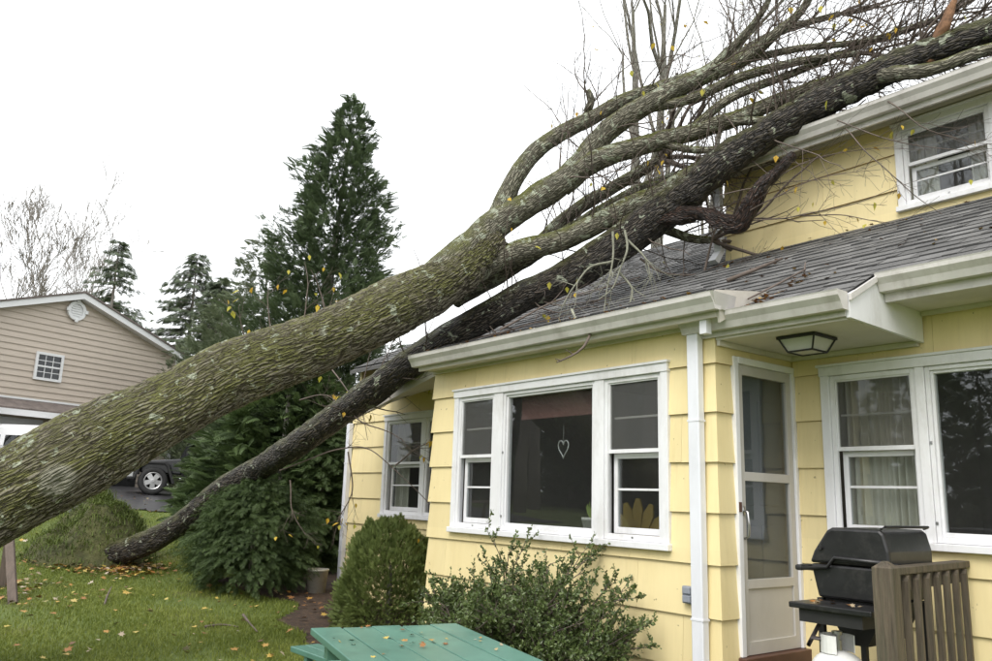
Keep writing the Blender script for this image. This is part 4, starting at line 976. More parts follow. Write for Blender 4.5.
def stick(name, lst, r, label, mat='twig', lift=.02):
    t = thing(name, tuple(ghit(*lst[0])), label, 'stick'); P = [ghit(x, y)+Vector((0, 0, lift+dz)) for x, y, dz in [(a[0], a[1], a[2] if len(a) > 2 else 0) for a in lst]] if False else [ghit(a[0], a[1])+Vector((0, 0, lift+(a[2] if len(a) > 2 else 0))) for a in lst]
    b = TubeBag(); C, Rr = spline(P, list(np.linspace(r, r*.5, len(P))), .03); b.add(C, Rr, 6); b.build('stem', M[mat], t)
    return t
def stick_(name, pts, r, label, mat='twig'):
    p0 = ghit(pts[0][0], pts[0][1]); t = thing(name, tuple(p0), label, 'stick')
    P = []
    for a in pts:
        p = ghit(a[0], a[1]); P.append(p+Vector((0, 0, .025+(a[2] if len(a) > 2 else 0))))
    b = TubeBag(); C, Rr = spline(P, list(np.linspace(r, r*.45, len(P))), .03); b.add(C, Rr, 6); b.build('stem', M[mat], t)
stick_('stick', [(205, 629), (222, 627), (238, 629)], .016, 'thin grey stick lying flat on the lawn')
stick_('stick', [(243, 617), (249, 625), (257, 634)], .018, 'short dark stick lying askew on the lawn nearest the bush')
stick_('stick', [(104, 607), (107, 601, .05), (110, 599, .12)], .014, 'short black stick poking up from the lawn')
stick_('stick', [(112, 527), (122, 530), (130, 534)], .02, 'dark stick beside the root mound')
# roof sticks
bag = TubeBag(); t = thing('stick', (-4.2, 6.2, ZR(6.2)), 'dark stick lying on the grey shingles below the upper wall', 'stick')
bag.add([(-4.35, 6.05, ZR(6.05)+.04), (-4.2, 6.25, ZR(6.25)+.045), (-4.1, 6.55, ZR(6.55)+.04)], [.022, .02, .012], 6); bag.build('stem', M['twig'], t)
bag = TubeBag(); t = thing('stick', (-3.6, 5.6, ZR(5.6)), 'pale broken stick sticking up above the porch roof', 'stick')
bag.add([(-3.42, 5.0, ZR(5)+.06), (-3.40, 5.4, ZR(5.4)+.05), (-3.38, 5.72, ZR(5.72)+.05)], [.006, .009, .008], 6); bag.add([(-3.38, 5.7, ZR(5.7)+.02), (-3.40, 5.76, ZR(5.7)+.13)], [.007, .005], 6); bag.build('stem', M['twig'], t)

# ================================================================== PLANTS
def sprayT(n=9, spread=.75, w=.034, droop=.25, keep=1):
    """flat evergreen spray along +X: an axis with side branchlets, all narrow faces"""
    V = []; F = []
    def blade(a, b, wd):
        a, b = np.array(a), np.array(b); d = b-a; s = np.array([-d[1], d[0], 0]); s = s/(np.linalg.norm(s)+1e-9)*wd; m = (a+b)/2
        i = len(V); V.extend([a-s*.5, m-s+[0, 0, .02], b, m+s+[0, 0, .02]]); F.append((i, i+1, i+2, i+3))
    z = lambda x: -droop*x*x
    blade((0, 0, 0), (1, 0, z(1)), w*.8)
    for k in range(n):
        x = .12+.78*k/n; L = spread*(1-.75*k/n)*.62
        for s in (-1, 1):
            blade((x, 0, z(x)), (x+L*.75, s*L*.62, z(x+L*.6)-.06*L), w)
    return np.array(V), [np.array(F)]
SPRAY = sprayT(); SPRAY_S = sprayT(5, .8, .06, .3)
def foliage(name, parent, mat, pos, dirs, size, tmpl=SPRAY, roll=None, rv=None):
    n = len(pos); X, Y, Z = frame(dirs, rng.normal(0, .6, n) if roll is None else roll)
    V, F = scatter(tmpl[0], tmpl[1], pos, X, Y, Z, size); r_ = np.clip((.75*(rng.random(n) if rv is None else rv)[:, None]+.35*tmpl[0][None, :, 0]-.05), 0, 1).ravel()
    o = mesh_np(name, V, F, mat, parent, False, {'rnd': ('FLOAT', r_)}); return o
def nz(p, f, s): return np.array([noise.noise(Vector((a*f+s, b*f, c*f))) for a, b, c in p])
def cone_points(n, base, H, prof, lump=.3, seed=0, lean=(0, 0), inner=.55, freq=1.2):
    h = rng.random(n); a = rng.uniform(0, 2*np.pi, n)
    r0 = np.interp(h, *prof); acc = rng.random(n)*max(prof[1]) < r0+.08*max(prof[1]); h, a, r0 = h[acc], a[acc], r0[acc]; n = len(h)
    rr = r0*(inner+(1-inner)*rng.random(n)**.45)
    P = np.stack([base[0]+lean[0]*h+rr*np.cos(a), base[1]+lean[1]*h+rr*np.sin(a), base[2]+h*H], -1)
    g = 1+lump*1.6*nz(P, freq, seed); cx = np.stack([base[0]+lean[0]*h, base[1]+lean[1]*h], -1)
    P[:, :2] = cx+(P[:, :2]-cx)*g[:, None]
    return P, a, h
def evergreen(name, px, py, D, H, prof, n, size, label, mat, upv, droopdir=0, lump=.3, seed=0, lean=(0, 0), trunk_r=.12, tmpl=SPRAY, cat='tree', inner=.5, group=None, freq=1.2, at=None):
    p = dep(px, py, D) if at is None else Vector(at); b = (p.x, p.y, gzf(p.x, p.y))
    t = thing(name, b, label, cat, group)
    bag = TubeBag(); bag.add([(b[0]+lean[0]*s, b[1]+lean[1]*s, b[2]-.1+H*.95*s) for s in np.linspace(0, 1, 8)], np.linspace(trunk_r, trunk_r*.12, 8), 8)
    P, a, h = cone_points(n, b, H, prof, lump, seed, lean, inner, freq)
    bag.build('trunk', M['bark_far'], t)
    d = np.stack([np.cos(a), np.sin(a), np.full(len(a), upv)], -1)+rng.normal(0, .45, (len(a), 3))
    s = size*rng.uniform(.5, 1.2, len(P))*(1-.35*h)*np.where(rng.random(len(P)) < .07, 1.9, 1)
    foliage('crown', t, M[mat], P, d, s, tmpl)
    return t
# tall cedar behind the house corner
pc = dep(322, 400, 17); zc = gzf(pc.x, pc.y); topz = dep(347, 98, 17).z; Hc = topz-zc
off = dep(356, 100, 17)-dep(306, 400, 17)
evergreen('cedar_tree', 306, 400, 17, Hc, ([0, .1, .25, .42, .55, .70, .82, .92, 1], [1.0, 1.30, 1.36, 1.32, 1.20, 1.0, .72, .38, .06]), 30000, .25, 'tall dark cedar standing behind the left corner of the house', 'cedar_far', .85, lump=.58, seed=3, lean=(off.x*.9, off.y*.9), trunk_r=.16, freq=1.9, inner=.3)
evergreen('cedar_tree', 262, 420, 17, 4.3, ([0, .15, .4, .7, 1], [.9, 1.1, 1.1, .8, .1]), 6000, .34, 'lower dark cedar left of the tall one, behind the big trunk', 'cedar_far', .6, lump=.4, seed=8)
evergreen('cedar_tree', 285, 440, 14.5, 4.0, ([0, .2, .5, .8, 1], [1.2, 1.4, 1.2, .7, .1]), 8000, .32, 'dense dark cedar between the two fallen trunks beside the house corner', 'cedar', .3, lump=.35, seed=12)
# pale shrubs behind
for i, (px, D, H, lab) in enumerate(((256, 26, 9.0, 'pale green shrub just left of the tall cedar'), (232, 34, 9.0, 'pale thin shrub between spruce and cedar'), (214, 31, 7.8, 'grey-green shrub at the foot of the fuller spruce'))):
    evergreen('shrub', px, 400, D, H, ([0, .3, .6, .85, 1], [1.3, 1.7, 1.6, .9, .1]), 3800, .42, lab, 'shrub_pale', .7, lump=.6, seed=20+i, cat='shrub', inner=.2)
# spruces
def spruce(px, D, ytop, label, seed, full, rmax, lean=0):
    rs = np.random.default_rng(seed); b3 = dep(px, 420, D); b = np.array([b3.x, b3.y, gzf(b3.x, b3.y)]); H = dep(px, ytop, D).z-b[2]
    t = thing('spruce_tree', tuple(b), label, 'tree', 'spruces behind the beige house')
    bag = TubeBag(); bag.add([b+[0, 0, H*s] for s in np.linspace(0, 1, 10)], np.linspace(.24, .015, 10), 8)
    P, Dv, S = [], [], []
    for z in np.arange(.12, .985, .018):
        for k in range(rs.integers(4, 8)):
            if rs.random() > full: continue
            a = rs.uniform(0, 6.28); L = rmax*(1-z)**.8*rs.uniform(.55, 1.15)+.12; o = np.array([np.cos(a), np.sin(a), 0])
            n = max(3, int(L/.22)); s = np.linspace(.15, 1, n); pts = b+np.array([0, 0, H*z])+o*(s*L)[:, None]+np.array([0, 0, 1])*(L*(.10*s-.42*s**2+.22*s**3))[:, None]
            bag.add(np.vstack([b+[0, 0, H*z], pts]), np.linspace(.03, .006, n+1), 3, False)
            for q_ in range(n):
                for sd in (-1, 1, 0):
                    if rs.random() < .25: continue
                    P.append(pts[q_]); Dv.append(o*.55+np.array([-o[1], o[0], 0])*sd*.6+np.array([0, 0, -.35+.2*rs.random()])); S.append(rs.uniform(.28, .52))
    bag.build('trunk', M['bark_far2'], t)
    foliage('crown', t, M['spruce'], np.array(P), np.array(Dv), np.array(S), SPRAY_S)
spruce(97, 46, 226, 'thin spruce behind the beige house gable', 41, .75, 4.6)
spruce(180, 42, 240, 'fuller spruce right of the beige house gable', 42, .85, 5.2)
spruce(206, 38, 268, 'low dense spruce between the fuller spruce and the cedar', 43, 1.0, 3.8)
# bare trees
def baretree(name, px, D, H, r, label, seed, lev=4, spread=.55, stems=1, mat='bark_far', group='bare trees', at=None, kids=(3, 6), rmin=.006, first=.3, straight=.07):
    global rng; keep = rng; rng = np.random.default_rng(seed)
    p = dep(px, 400, D) if at is None else Vector(at); b = np.array([p.x, p.y, gzf(p.x, p.y)]); t = thing(name, tuple(b), label, 'tree', group)
    tb = TubeBag(); cb = TubeBag()
    def rec(p, d, L, r, l, main=False):
        n = 7; pts = [p]; ds = []
        for i in range(n):
            d = d+rng.normal(0, straight if main else .12, 3)+np.array([0, 0, .06]); d = d/np.linalg.norm(d); pts.append(pts[-1]+d*L/n); ds.append(d)
        rad = np.linspace(r, max(r*(.14 if main else .4), rmin), n+1); (tb if main else cb).add(pts, rad, 12 if main else (6 if l > 1 else 4), main)
        if l > 0:
            for k in range(rng.integers(*kids)+(3 if main else 0)):
                i = rng.integers(int(n*first), n) if main else rng.integers(2, n); q = rng.normal(0, 1, 3); q -= ds[i]*(q@ds[i]); q /= np.linalg.norm(q)
                rec(pts[i+1], ds[i]*.8+q*spread*rng.uniform(.6, 1.2)+np.array([0, 0, .25]), L*rng.uniform(.35, .62), rad[i+1]*rng.uniform(.4, .6), l-1)
    for s in range(stems): rec(b.copy()+np.array([rng.normal(0, .3*(stems > 1)), rng.normal(0, .3*(stems > 1)), -.1]), np.array([rng.normal(0, .05), rng.normal(0, .05), 1]), H*rng.uniform(.85, 1), r, lev, True)
    tb.build('trunk', M[mat], t); cb.build('crown', M[mat], t); rng = keep
    return t
baretree('bare_tree', 636, 21, 16, .30, 'straight bare tree rising behind the house roof', 51, 3, .45, first=.55, straight=.018)
baretree('bare_tree', 654, 22, 17, .33, 'bare tree just right of its straight twin behind the roof', 52, 3, .45, first=.55, straight=.018)
baretree('bare_tree', 694, 24, 16, .2, 'slim leaning bare tree behind the crossing limbs', 53, 3, .5, first=.5, straight=.03)
baretree('bare_tree', 735, 27, 13, .15, 'thin bare tree far behind the upper roof', 54, 3, .6, first=.4)
for i, (px, D, H, lab) in enumerate(((-10, 48, 10.5, 'bare tree at the left edge behind the beige house'), (16, 52, 11, 'bare forked tree behind the left slope of the beige gable'), (48, 55, 9.5, 'bare tree beside the thin spruce'))):
    baretree('bare_tree', px, D, H, .28, lab, 60+i, 4, .6, mat='bark_far2', kids=(4, 7), first=.3, rmin=.016)
# woods out of view to the left of the viewer: what the windows reflect
for i, (x, y, H) in enumerate(((-11, -9, 13), (-15, -13, 15), (-20, -11, 14), (-25, -14, 15), (-30, -8, 14), (-9, -16, 15), (-6, -21, 14), (-27, -20, 15), (-18, -20, 16), (-22.5, -9, 13), (-29, -15, 14), (-24, -11, 13), (-33, -17, 15), (-17, -9.5, 12), (-36, -21, 15))):
    baretree('bare_tree', 0, 0, H, .26, 'tall bare tree standing opposite the house, mirrored in its windows', 80+i, 3, .7, at=(x, y, 0), group='trees opposite the house', mat='bark_far2', kids=(5, 9), first=.15)
for i, (x, y, H) in enumerate(((-22, -18, 5.5), (-33, -13, 6), (-13, -22, 9), (-38, -5, 6), (-28, -27, 6), (-6, -27, 9), (-18, -28, 10), (-1, -26, 9), (-31, -19, 9), (-25, -16, 8.5), (-28, -22, 9.5), (-36, -15, 9))):
    evergreen('cedar_tree', 0, 0, 0, H, ([0, .15, .5, .8, 1], [2.4, 3.0, 2.3, 1.1, .1]), 2200, .95, 'dark cedar standing opposite the house, mirrored in its windows', 'cedar_far', .4, at=(x, y, 0), group='trees opposite the house', seed=30+i, tmpl=SPRAY_S)

# feathery cedar bush on the lawn
cb_ = ghit(213, 592); cb_ = Vector((cb_.x-.1, cb_.y+.55, 0)); cb_.z = gzf(cb_.x, cb_.y)
tb = thing('cedar_bush', tuple(cb_), 'feathery dark green cedar bush on the lawn under the dark trunk', 'bush')
bag = TubeBag(); bag.add([tuple(cb_+Vector((0, 0, -.05))), tuple(cb_+Vector((.03, 0, .8))), tuple(cb_+Vector((0, 0, 1.5)))], [.06, .045, .015], 8); bag.build('trunk', M['bark_far'], tb)
def fronds(c, nb, H, rad, L, nsp, size, seed, z0=.05, yz=.85, droop=.45, tl=.6):
    """layered branch fans: each an axis leaving the stem, drooping, with flat sprays to both sides"""
    rs = np.random.default_rng(seed); P, D, S, Rv = [], [], [], []
    for b in range(nb):
        h = rs.random()**.85; a = rs.uniform(0, 6.28); R0 = np.interp(h, [0, .12, .4, .7, .9, 1], rad)*rs.uniform(.78, 1.12)
        o = np.array([math.cos(a), math.sin(a)*yz, 0]); side = np.array([-o[1], o[0], 0]); tilt = rs.normal(0, tl)
        side = side*math.cos(tilt)+np.array([0, 0, math.sin(tilt)]); base = np.array(c)+np.array([0, 0, z0+h*H])+o*max(0, R0-L)
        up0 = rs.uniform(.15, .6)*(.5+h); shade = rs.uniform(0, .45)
        for k in range(nsp):
            s = (k+.5)/nsp; pt = base+o*(L*s)+np.array([0, 0, L*(up0*s-droop*s*s)])
            for sg in (-1, 1):
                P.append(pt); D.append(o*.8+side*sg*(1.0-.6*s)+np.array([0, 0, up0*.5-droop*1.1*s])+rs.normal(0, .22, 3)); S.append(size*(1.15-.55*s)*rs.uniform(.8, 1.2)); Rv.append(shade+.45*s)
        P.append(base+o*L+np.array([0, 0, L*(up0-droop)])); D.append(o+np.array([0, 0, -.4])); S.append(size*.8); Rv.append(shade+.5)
    return np.array(P), np.array(D), np.array(S), np.array(Rv)
Pb, db, sb_, rb_ = fronds(cb_, 1250, 1.36, [.84, .96, 1.0, .88, .6, .25], .26, 6, .115, 5)
FR = sprayT(6, .85, .028, .3)
g_ = 1+.35*nz(Pb, 2.4, 77); Pb[:, 0] = cb_.x+(Pb[:, 0]-cb_.x)*g_; Pb[:, 1] = cb_.y+(Pb[:, 1]-cb_.y)*g_
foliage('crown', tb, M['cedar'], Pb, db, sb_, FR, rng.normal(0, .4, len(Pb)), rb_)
# second cedar bush by the wall corner
cw = dep(318, 540, 13.6); cw.z = gzf(cw.x, cw.y); tb = thing('cedar_bush', tuple(cw), 'darker cedar bush in the gap between lawn bush and house corner', 'bush')
bag = TubeBag(); bag.add([tuple(cw), tuple(cw+Vector((0, 0, 1.8)))], [.06, .02], 8); bag.build('trunk', M['bark_far'], tb)
Pb, db, sb_, rb_ = fronds(cw, 700, 2.5, [.7, .9, .9, .75, .5, .2], .3, 6, .14, 6)
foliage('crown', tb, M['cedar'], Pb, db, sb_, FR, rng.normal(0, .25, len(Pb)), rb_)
# clipped yew
yw = dep(389, 600, 9.6); yw.z = gzf(yw.x, yw.y)
ty = thing('yew_bush', tuple(yw), 'rounded bright green yew bush against the bay corner', 'bush')
bag = TubeBag(); bag.add([tuple(yw), tuple(yw+Vector((0, 0, .7)))], [.05, .02], 8); bag.build('stem', M['bark_far'], ty)
ztop = dep(395, 530, 9.6).z-yw.z
n = 14000; h = rng.random(n); a = rng.uniform(0, 6.28, n); r0 = .60*np.sqrt(np.clip(1-((h-.18)/.84)**2, 0, 1)); rr = r0*(.72+.28*rng.random(n)**.5)
Py = np.stack([yw.x+rr*np.cos(a), yw.y+rr*np.sin(a), yw.z+.04+h*ztop], -1); Py += unit(Py-np.array(yw)-[0, 0, .4])*(.17*nz(Py, 5.5, 9)+.08*nz(Py, 11, 4))[:, None]
dy = unit(Py-np.array([yw.x, yw.y, yw.z+.25]))+[0, 0, .45]+rng.normal(0, .35, (n, 3))
foliage('crown', ty, M['yew'], Py, dy, .075*rng.uniform(.6, 1.3, n), sprayT(5, .7, .05, .0), rng.uniform(0, 6.28, n))

# holly with arching small-leaved shoots
def holly(name, c, label, nst, reach, hgt, seed, bias=(0, 0)):
    global rng; keep = rng; rng = np.random.default_rng(seed)
    t = thing(name, tuple(c), label, 'bush'); bag = TubeBag(); LP, LD = [], []
    def shoot(p, d, L, r, l):
        n = max(5, int(L/.07)); pts = [np.array(p)]; d = np.array(d, float); d /= np.linalg.norm(d)
        for i in range(n):
            d = d+rng.normal(0, .10, 3)+np.array([0, 0, -.025 if l > 0 else .01]); d /= np.linalg.norm(d); pts.append(pts[-1]+d*L/n)
            if l == 0 or i > n*.55:
                for _ in range(4):
                    q = rng.normal(0, 1, 3); LP.append(pts[-1]+d*rng.uniform(-.035, .03)); LD.append(d*.55+q*.5)
            if l > 0 and i > n*.25:
                for _ in range(2 if l == 2 else 1):
                    q = rng.normal(0, 1, 3); q[2] = abs(q[2])*.6; shoot(pts[-1], d*.9+q*.5, L*rng.uniform(.25, .45), r*.5, l-1)
        bag.add(pts, np.linspace(r, r*.4, n+1), 4, False)
    for k in range(nst):
        a = rng.uniform(0, 6.28); e = rng.uniform(.12, 1.0)
        d = np.array([math.cos(a)*reach+bias[0], math.sin(a)*reach*.45+bias[1], e*hgt]); L = np.linalg.norm(d)*rng.uniform(.75, 1)
        shoot(np.array(c)+np.array([rng.normal(0, .1), rng.normal(0, .06), .05]), d, L, .012, 2)
    bag.build('stem', M['twig'], t)
    TV = np.array([(0, 0, 0), (.35, .26, .07), (.75, .22, .07), (1, 0, 0), (.75, -.22, .07), (.35, -.26, .07), (.5, 0, -.02)]); TF = [np.array([(0, 6, 2, 1), (0, 5, 4, 6)]), np.array([(6, 3, 2), (6, 4, 3)])]
    P = np.array(LP); D = np.array(LD); n = len(P); X, Y, Z = frame(D, rng.uniform(0, 6.28, n))
    V, F = scatter(TV, TF, P, X, Y, Z, rng.uniform(.021, .038, n)); o = mesh_np('crown', V, F, M['holly'], t, False, {'rnd': ('FLOAT', np.repeat(rng.random(n), 7))})
    rng = keep; return t
hp = Vector((-5.15, 4.3, 0)); hp.z = gzf(hp.x, hp.y)
holly('holly_bush', hp, 'loose dark small-leaved bush spreading below the bay window', 88, .74, .84, 5, (-.02, 0))
hp2 = Vector((-6.2, 4.45, 0)); hp2.z = gzf(hp2.x, hp2.y)
holly('holly_bush', hp2, 'grey-green small-leaved bush between the yew and the loose bush', 30, .42, .74, 6)

# ================================================================== THE NEIGHBOUR'S HOUSE AND VEHICLES
nu = Vector((-.375, .927, 0)); nn = Vector((.927, .375, 0)); ND = 30
pk = dep(80, 294, ND); nzg = gzf(pk.x, pk.y)
NM = Matrix.Translation(Vector((pk.x, pk.y, 0))) @ Matrix((nn, nu, Vector((0, 0, 1)))).transposed().to_4x4()   # local: x towards viewer, y along gable, z up
def nl(x, y):
    p = onplane(x, y, pk, nn); return (p-pk).dot(nu), p.z
nb = thing('beige_house', (pk.x, pk.y, nzg), 'beige sided house with white gable trim beyond the driveway', 'house')
sr, zr = nl(183, 359); zp = pk.z; sl_ = (zp-zr)/sr; HW = sr
zlow = nl(40, 412)[1]
DEEP = 9
def ngable(z):  # half width of the gable at height z
    return min(HW-.25, (zp-.12-z)/sl_)
win = [nl(38.5, 354), nl(58, 380)]; wy0, wy1, wz0, wz1 = win[0][0], win[1][0], win[1][1], win[0][1]
MB(NM).prism([(-HW+.3, nzg-.3), (HW-.3, nzg-.3), (HW-.3, zp-sl_*(HW-.3)-.1), (0, zp-.1), (-HW+.3, zp-sl_*(HW-.3)-.1)], 'x', -DEEP, -.06).build('wall', M['beige'], nb)
wl = [c_ for c_ in nb.children][0]
z = nzg+.2; EXN = .215
while z < zp-.25:
    z2 = min(z+EXN, zp-.15); h0, h1 = ngable(z), ngable(z2)
    for a0, a1 in ((-h0, h0),):
        MB(NM).hexa([(-.055, -h0, z), (0.0, -h0, z-.012), (0.0, h0, z-.012), (-.055, h0, z)], [(-.055, -h1, z2), (-.035, -h1, z2), (-.035, h1, z2), (-.055, h1, z2)]).build('siding_board', M['beige'], wl)
    z += EXN
for s_ in (-1, 1):
    MB(NM).hexa([(-.04, 0, zp-.22), (.32, 0, zp-.22), (.32, 0, zp+.0), (-.04, 0, zp+.0)], [(-.04, s_*(HW+.12), zr-.22), (.32, s_*(HW+.12), zr-.22), (.32, s_*(HW+.12), zr), (-.04, s_*(HW+.12), zr)]).build('rake_board', M['nwhite'], nb)
    MB(NM).hexa([(-DEEP, 0, zp+.002), (.36, 0, zp+.002), (.36, 0, zp+.07), (-DEEP, 0, zp+.07)], [(-DEEP, s_*(HW+.16), zr-.02), (.36, s_*(HW+.16), zr-.02), (.36, s_*(HW+.16), zr+.05), (-DEEP, s_*(HW+.16), zr+.05)]).build('roof', M['nroof'], nb)
    MB(NM).box(.0, .12, s_*(HW-.28)-.09, s_*(HW-.28)+.09, nzg-.2, zr-.1).build('corner_board', M['nwhite'], nb)
vy, vz = nl(76, 311); rv = .36
Mv = NM @ Matrix.Translation((0, vy, vz)) @ Matrix.Rotation(math.pi/2, 4, 'Y')
v_ = MB(Mv).lathe([(.0, .03), (.24, .03), (.25, .09), (rv, .09), (rv, 0)], (0, 0, 0), 28).build('gable_vent', M['nwhite'], nb)
for k in range(5): MB(NM).box(.035, .06, vy-.2+.02*abs(k-2), vy+.2-.02*abs(k-2), vz-.19+k*.085, vz-.15+k*.085).build('louvre', M['nwhite'], v_)
for a in range(4):
    an = a*math.pi/2; MB(NM).box(.085, .12, vy+rv*math.cos(an)-.06, vy+rv*math.cos(an)+.06, vz+rv*math.sin(an)-.06, vz+rv*math.sin(an)+.06).build('keystone', M['nwhite'], v_)
mb = MB(NM)
for y0_, y1_, z0_, z1_ in ((wy0-.09, wy0, wz0-.09, wz1+.09), (wy1, wy1+.09, wz0-.09, wz1+.09), (wy0, wy1, wz1, wz1+.09), (wy0, wy1, wz0-.09, wz0)): mb.box(0.002, .06, y0_, y1_, z0_, z1_)
zm_ = (wz0+wz1)/2
wn = mb.build('window', M['nwhite'], nb)
MB(NM).box(.006, .014, wy0, wy1, wz0, wz1).build('pane', M['carglass'], wn)
mb = MB(NM); mb.box(.016, .04, wy0, wy1, zm_-.03, zm_+.03)
for k in (1, 2): yy = wy0+(wy1-wy0)*k/3; mb.box(.016, .028, yy-.012, yy+.012, wz0, zm_-.03); mb.box(.016, .028, yy-.012, yy+.012, zm_+.03, wz1)
for zz in ((wz0+zm_)/2, (wz1+zm_)/2): mb.box(.0165, .0275, wy0, wy1, zz-.012, zz+.012)
mb.build('muntins', M['nwhite'], wn)
# garage pent roof and, below it, a flat black panel painting in the opening's shade
zt_, zb_ = nl(20, 401)[1], nl(20, 412)[1]
MB(NM).hexa([(.0, -HW-.2, zt_), (1.0, -HW-.2, zb_), (1.0, -HW-.2, zb_+.06), (.0, -HW-.2, zt_+.06)], [(.0, HW-.6, zt_), (1.0, HW-.6, zb_), (1.0, HW-.6, zb_+.06), (.0, HW-.6, zt_+.06)]).build('pent_roof', M['nroof'], nb)
MB(NM).box(.0, .03, -HW, HW-.6, zt_+.062, zt_+.13).build('flashing', M['nwhite'], nb)
MB(NM).box(.96, 1.06, -HW-.2, HW-.6, zb_-.2, zb_-.002).build('pent_fascia', M['nwhite'], nb)
for yy in (-5.2, -2.0):
    gd = MB(NM).box(.012, .05, yy-1.3, yy+1.3, nzg, zb_-.35).build('garage_door', M['nwhite'], nb)
    for k in range(4): MB(NM).box(.051, .062, yy-1.25, yy+1.25, nzg+.08+k*.55, nzg+.55+k*.55).build('door_panel', M['nwhite'], gd)
MB(NM).box(-.02, .011, HW-4.5, HW-1.6, nzg, zb_-.3).build('garage_recess_shade', M['black_matte'], nb)

def vehicle_matrix(px, py, D, heading, zground=None):
    p = dep(px, py, D); z = gzf(p.x, p.y)+.03 if zground is None else zground
    return Matrix.Translation((p.x, p.y, z)) @ Matrix.Rotation(heading, 4, 'Z'), Vector((p.x, p.y, z))
def wheel(Mx, x, y, side, r, w, parent, spokes=5):
    Wm = Mx @ Matrix.Translation((x, y, r)) @ Matrix.Rotation(-side*math.pi/2, 4, 'X')   # local z outwards
    tw = MB(Wm).lathe([(r*.62, -w/2), (r*.9, -w/2), (r, -w*.36), (r, w*.36), (r*.93, w/2), (r*.66, w/2), (r*.62, w*.42), (r*.6, -w*.3), (.0, -w*.3)], (0, 0, 0), 32).build('wheel', M['tyre'], parent, True)
    mb = MB(Wm); mb.lathe([(r*.64, w*.45), (r*.60, w*.50), (r*.55, w*.44), (r*.55, w*.1)], (0, 0, 0), 32)
    for k in range(spokes):
        a = 2*math.pi*k/spokes+.3; c, s = math.cos(a), math.sin(a); p = lambda u, v, z_: (u*c-v*s, u*s+v*c, z_)
        mb.hexa([p(r*.12, -.06, w*.36), p(r*.12, .06, w*.36), p(r*.12, .06, w*.46), p(r*.12, -.06, w*.46)], [p(r*.58, -.075, w*.32), p(r*.58, .075, w*.32), p(r*.58, .075, w*.42), p(r*.58, -.075, w*.42)])
    mb.lathe([(r*.17, w*.3), (r*.17, w*.48), (r*.1, w*.5), (0, w*.5)], (0, 0, 0), 16)
    mb.build('rim', M['alloy'], tw)
# black off-roader
hd = math.atan2(-rt.y, -rt.x)+R(24)
JM, jp = vehicle_matrix(152, 487, 24.5, hd)
JM = JM @ Matrix.Translation((-1.25, -.78, 0)); jp = JM.translation
jz = gzf(jp.x, jp.y)
jeep = thing('off_road_car', tuple(jp), 'black off-road car on the driveway, front half showing beside the cedar', 'car')
mb = MB(JM); mb.prism([(-2.0, .55), (.45, .55), (.45, 1.08), (-2.0, 1.12)], 'y', -.74, .74); mb.build('body', M['carblack'], jeep, bevel=.03)
mb = MB(JM); mb.hexa([(.46, -.70, .62), (.46, .70, .62), (.46, .70, 1.10), (.46, -.70, 1.10)], [(1.62, -.56, .66), (1.62, .56, .66), (1.62, .56, 1.00), (1.62, -.56, 1.00)]); mb.build('bonnet', M['carblack'], jeep, bevel=.04)
mb = MB(JM); mb.box(1.63, 1.70, -.60, .60, .60, 1.04); gr = mb.build('grille', M['carblack'], jeep, bevel=.02)
for k in range(7): MB(JM).box(1.701, 1.712, -.27+k*.085, -.225+k*.085, .70, .97).build('slot', M['black_matte'], gr)
for s_ in (-1, 1):
    MB(JM @ Matrix.Translation((1.70, s_*.44, .86)) @ Matrix.Rotation(math.pi/2, 4, 'Y')).lathe([(.0, .03), (.08, .025), (.1, 0), (.1, -.05)], (0, 0, 0), 18).build('headlight', M['chrome'], gr, True)
    for xx in (1.25, -1.35):
        prof = [(-.62, -.10), (-.42, .46), (-.30, .55), (.30, .55), (.44, .44), (.56, .05), (.50, .02), (.38, .36), (.27, .47), (-.28, .47), (-.36, .38), (-.54, -.12)]
        MB(JM).prism([(xx+u, .44+w) for u, w in prof], 'y', s_*.70, s_*.94).build('fender', M['black_matte'], jeep, bevel=.02)
    MB(JM).box(1.66, 1.74, s_*.80-.06, s_*.80+.06, .86, .93).build('indicator', M['amber'], jeep)
    MB(JM).box(-.9, .3, s_*.745-.01, s_*.745+.01, .66, 1.04).build('door', M['carblack'], jeep, bevel=.015)
    MB(JM).box(.22, .38, s_*.88-.09, s_*.88+.09, 1.12, 1.30).build('mirror', M['black_matte'], jeep, bevel=.03)
mb = MB(JM); mb.prism([(1.72, .42), (1.98, .44), (2.0, .66), (1.72, .66)], 'y', -.84, .84); mb.build('bumper', M['black_matte'], jeep, bevel=.03)
MB(JM @ Matrix.Translation((2.0, .62, .58)) @ Matrix.Rotation(math.pi/2, 4, 'Y')).lathe([(0, .03), (.06, .02), (.07, 0)], (0, 0, 0), 14).build('fog_lamp', M['chrome'], jeep, True)
MB(JM).box(1.80, 1.985, .70, .85, .50, .68).build('bumper_end', M['alloy'], jeep, bevel=.03)
mb = MB(JM)
for s_ in (-1, 1): mb.hexa([(.42, s_*.70-.03, 1.10), (.50, s_*.70-.03, 1.10), (.50, s_*.70+.03, 1.10), (.42, s_*.70+.03, 1.10)], [(.16, s_*.66-.03, 1.72), (.24, s_*.66-.03, 1.72), (.24, s_*.66+.03, 1.72), (.16, s_*.66+.03, 1.72)])
mb.box(.15, .24, -.63, .63, 1.66, 1.72); mb.build('windscreen_frame', M['carblack'], jeep)
MB(JM).hexa([(.45, -.66, 1.11), (.46, -.66, 1.11), (.46, .66, 1.11), (.45, .66, 1.11)], [(.19, -.62, 1.66), (.2, -.62, 1.66), (.2, .62, 1.66), (.19, .62, 1.66)]).build('windscreen', M['carglass'], jeep)
MB(JM).box(-2.0, .2, -.70, .70, 1.74, 1.82).build('roof', M['black_matte'], jeep, bevel=.04)
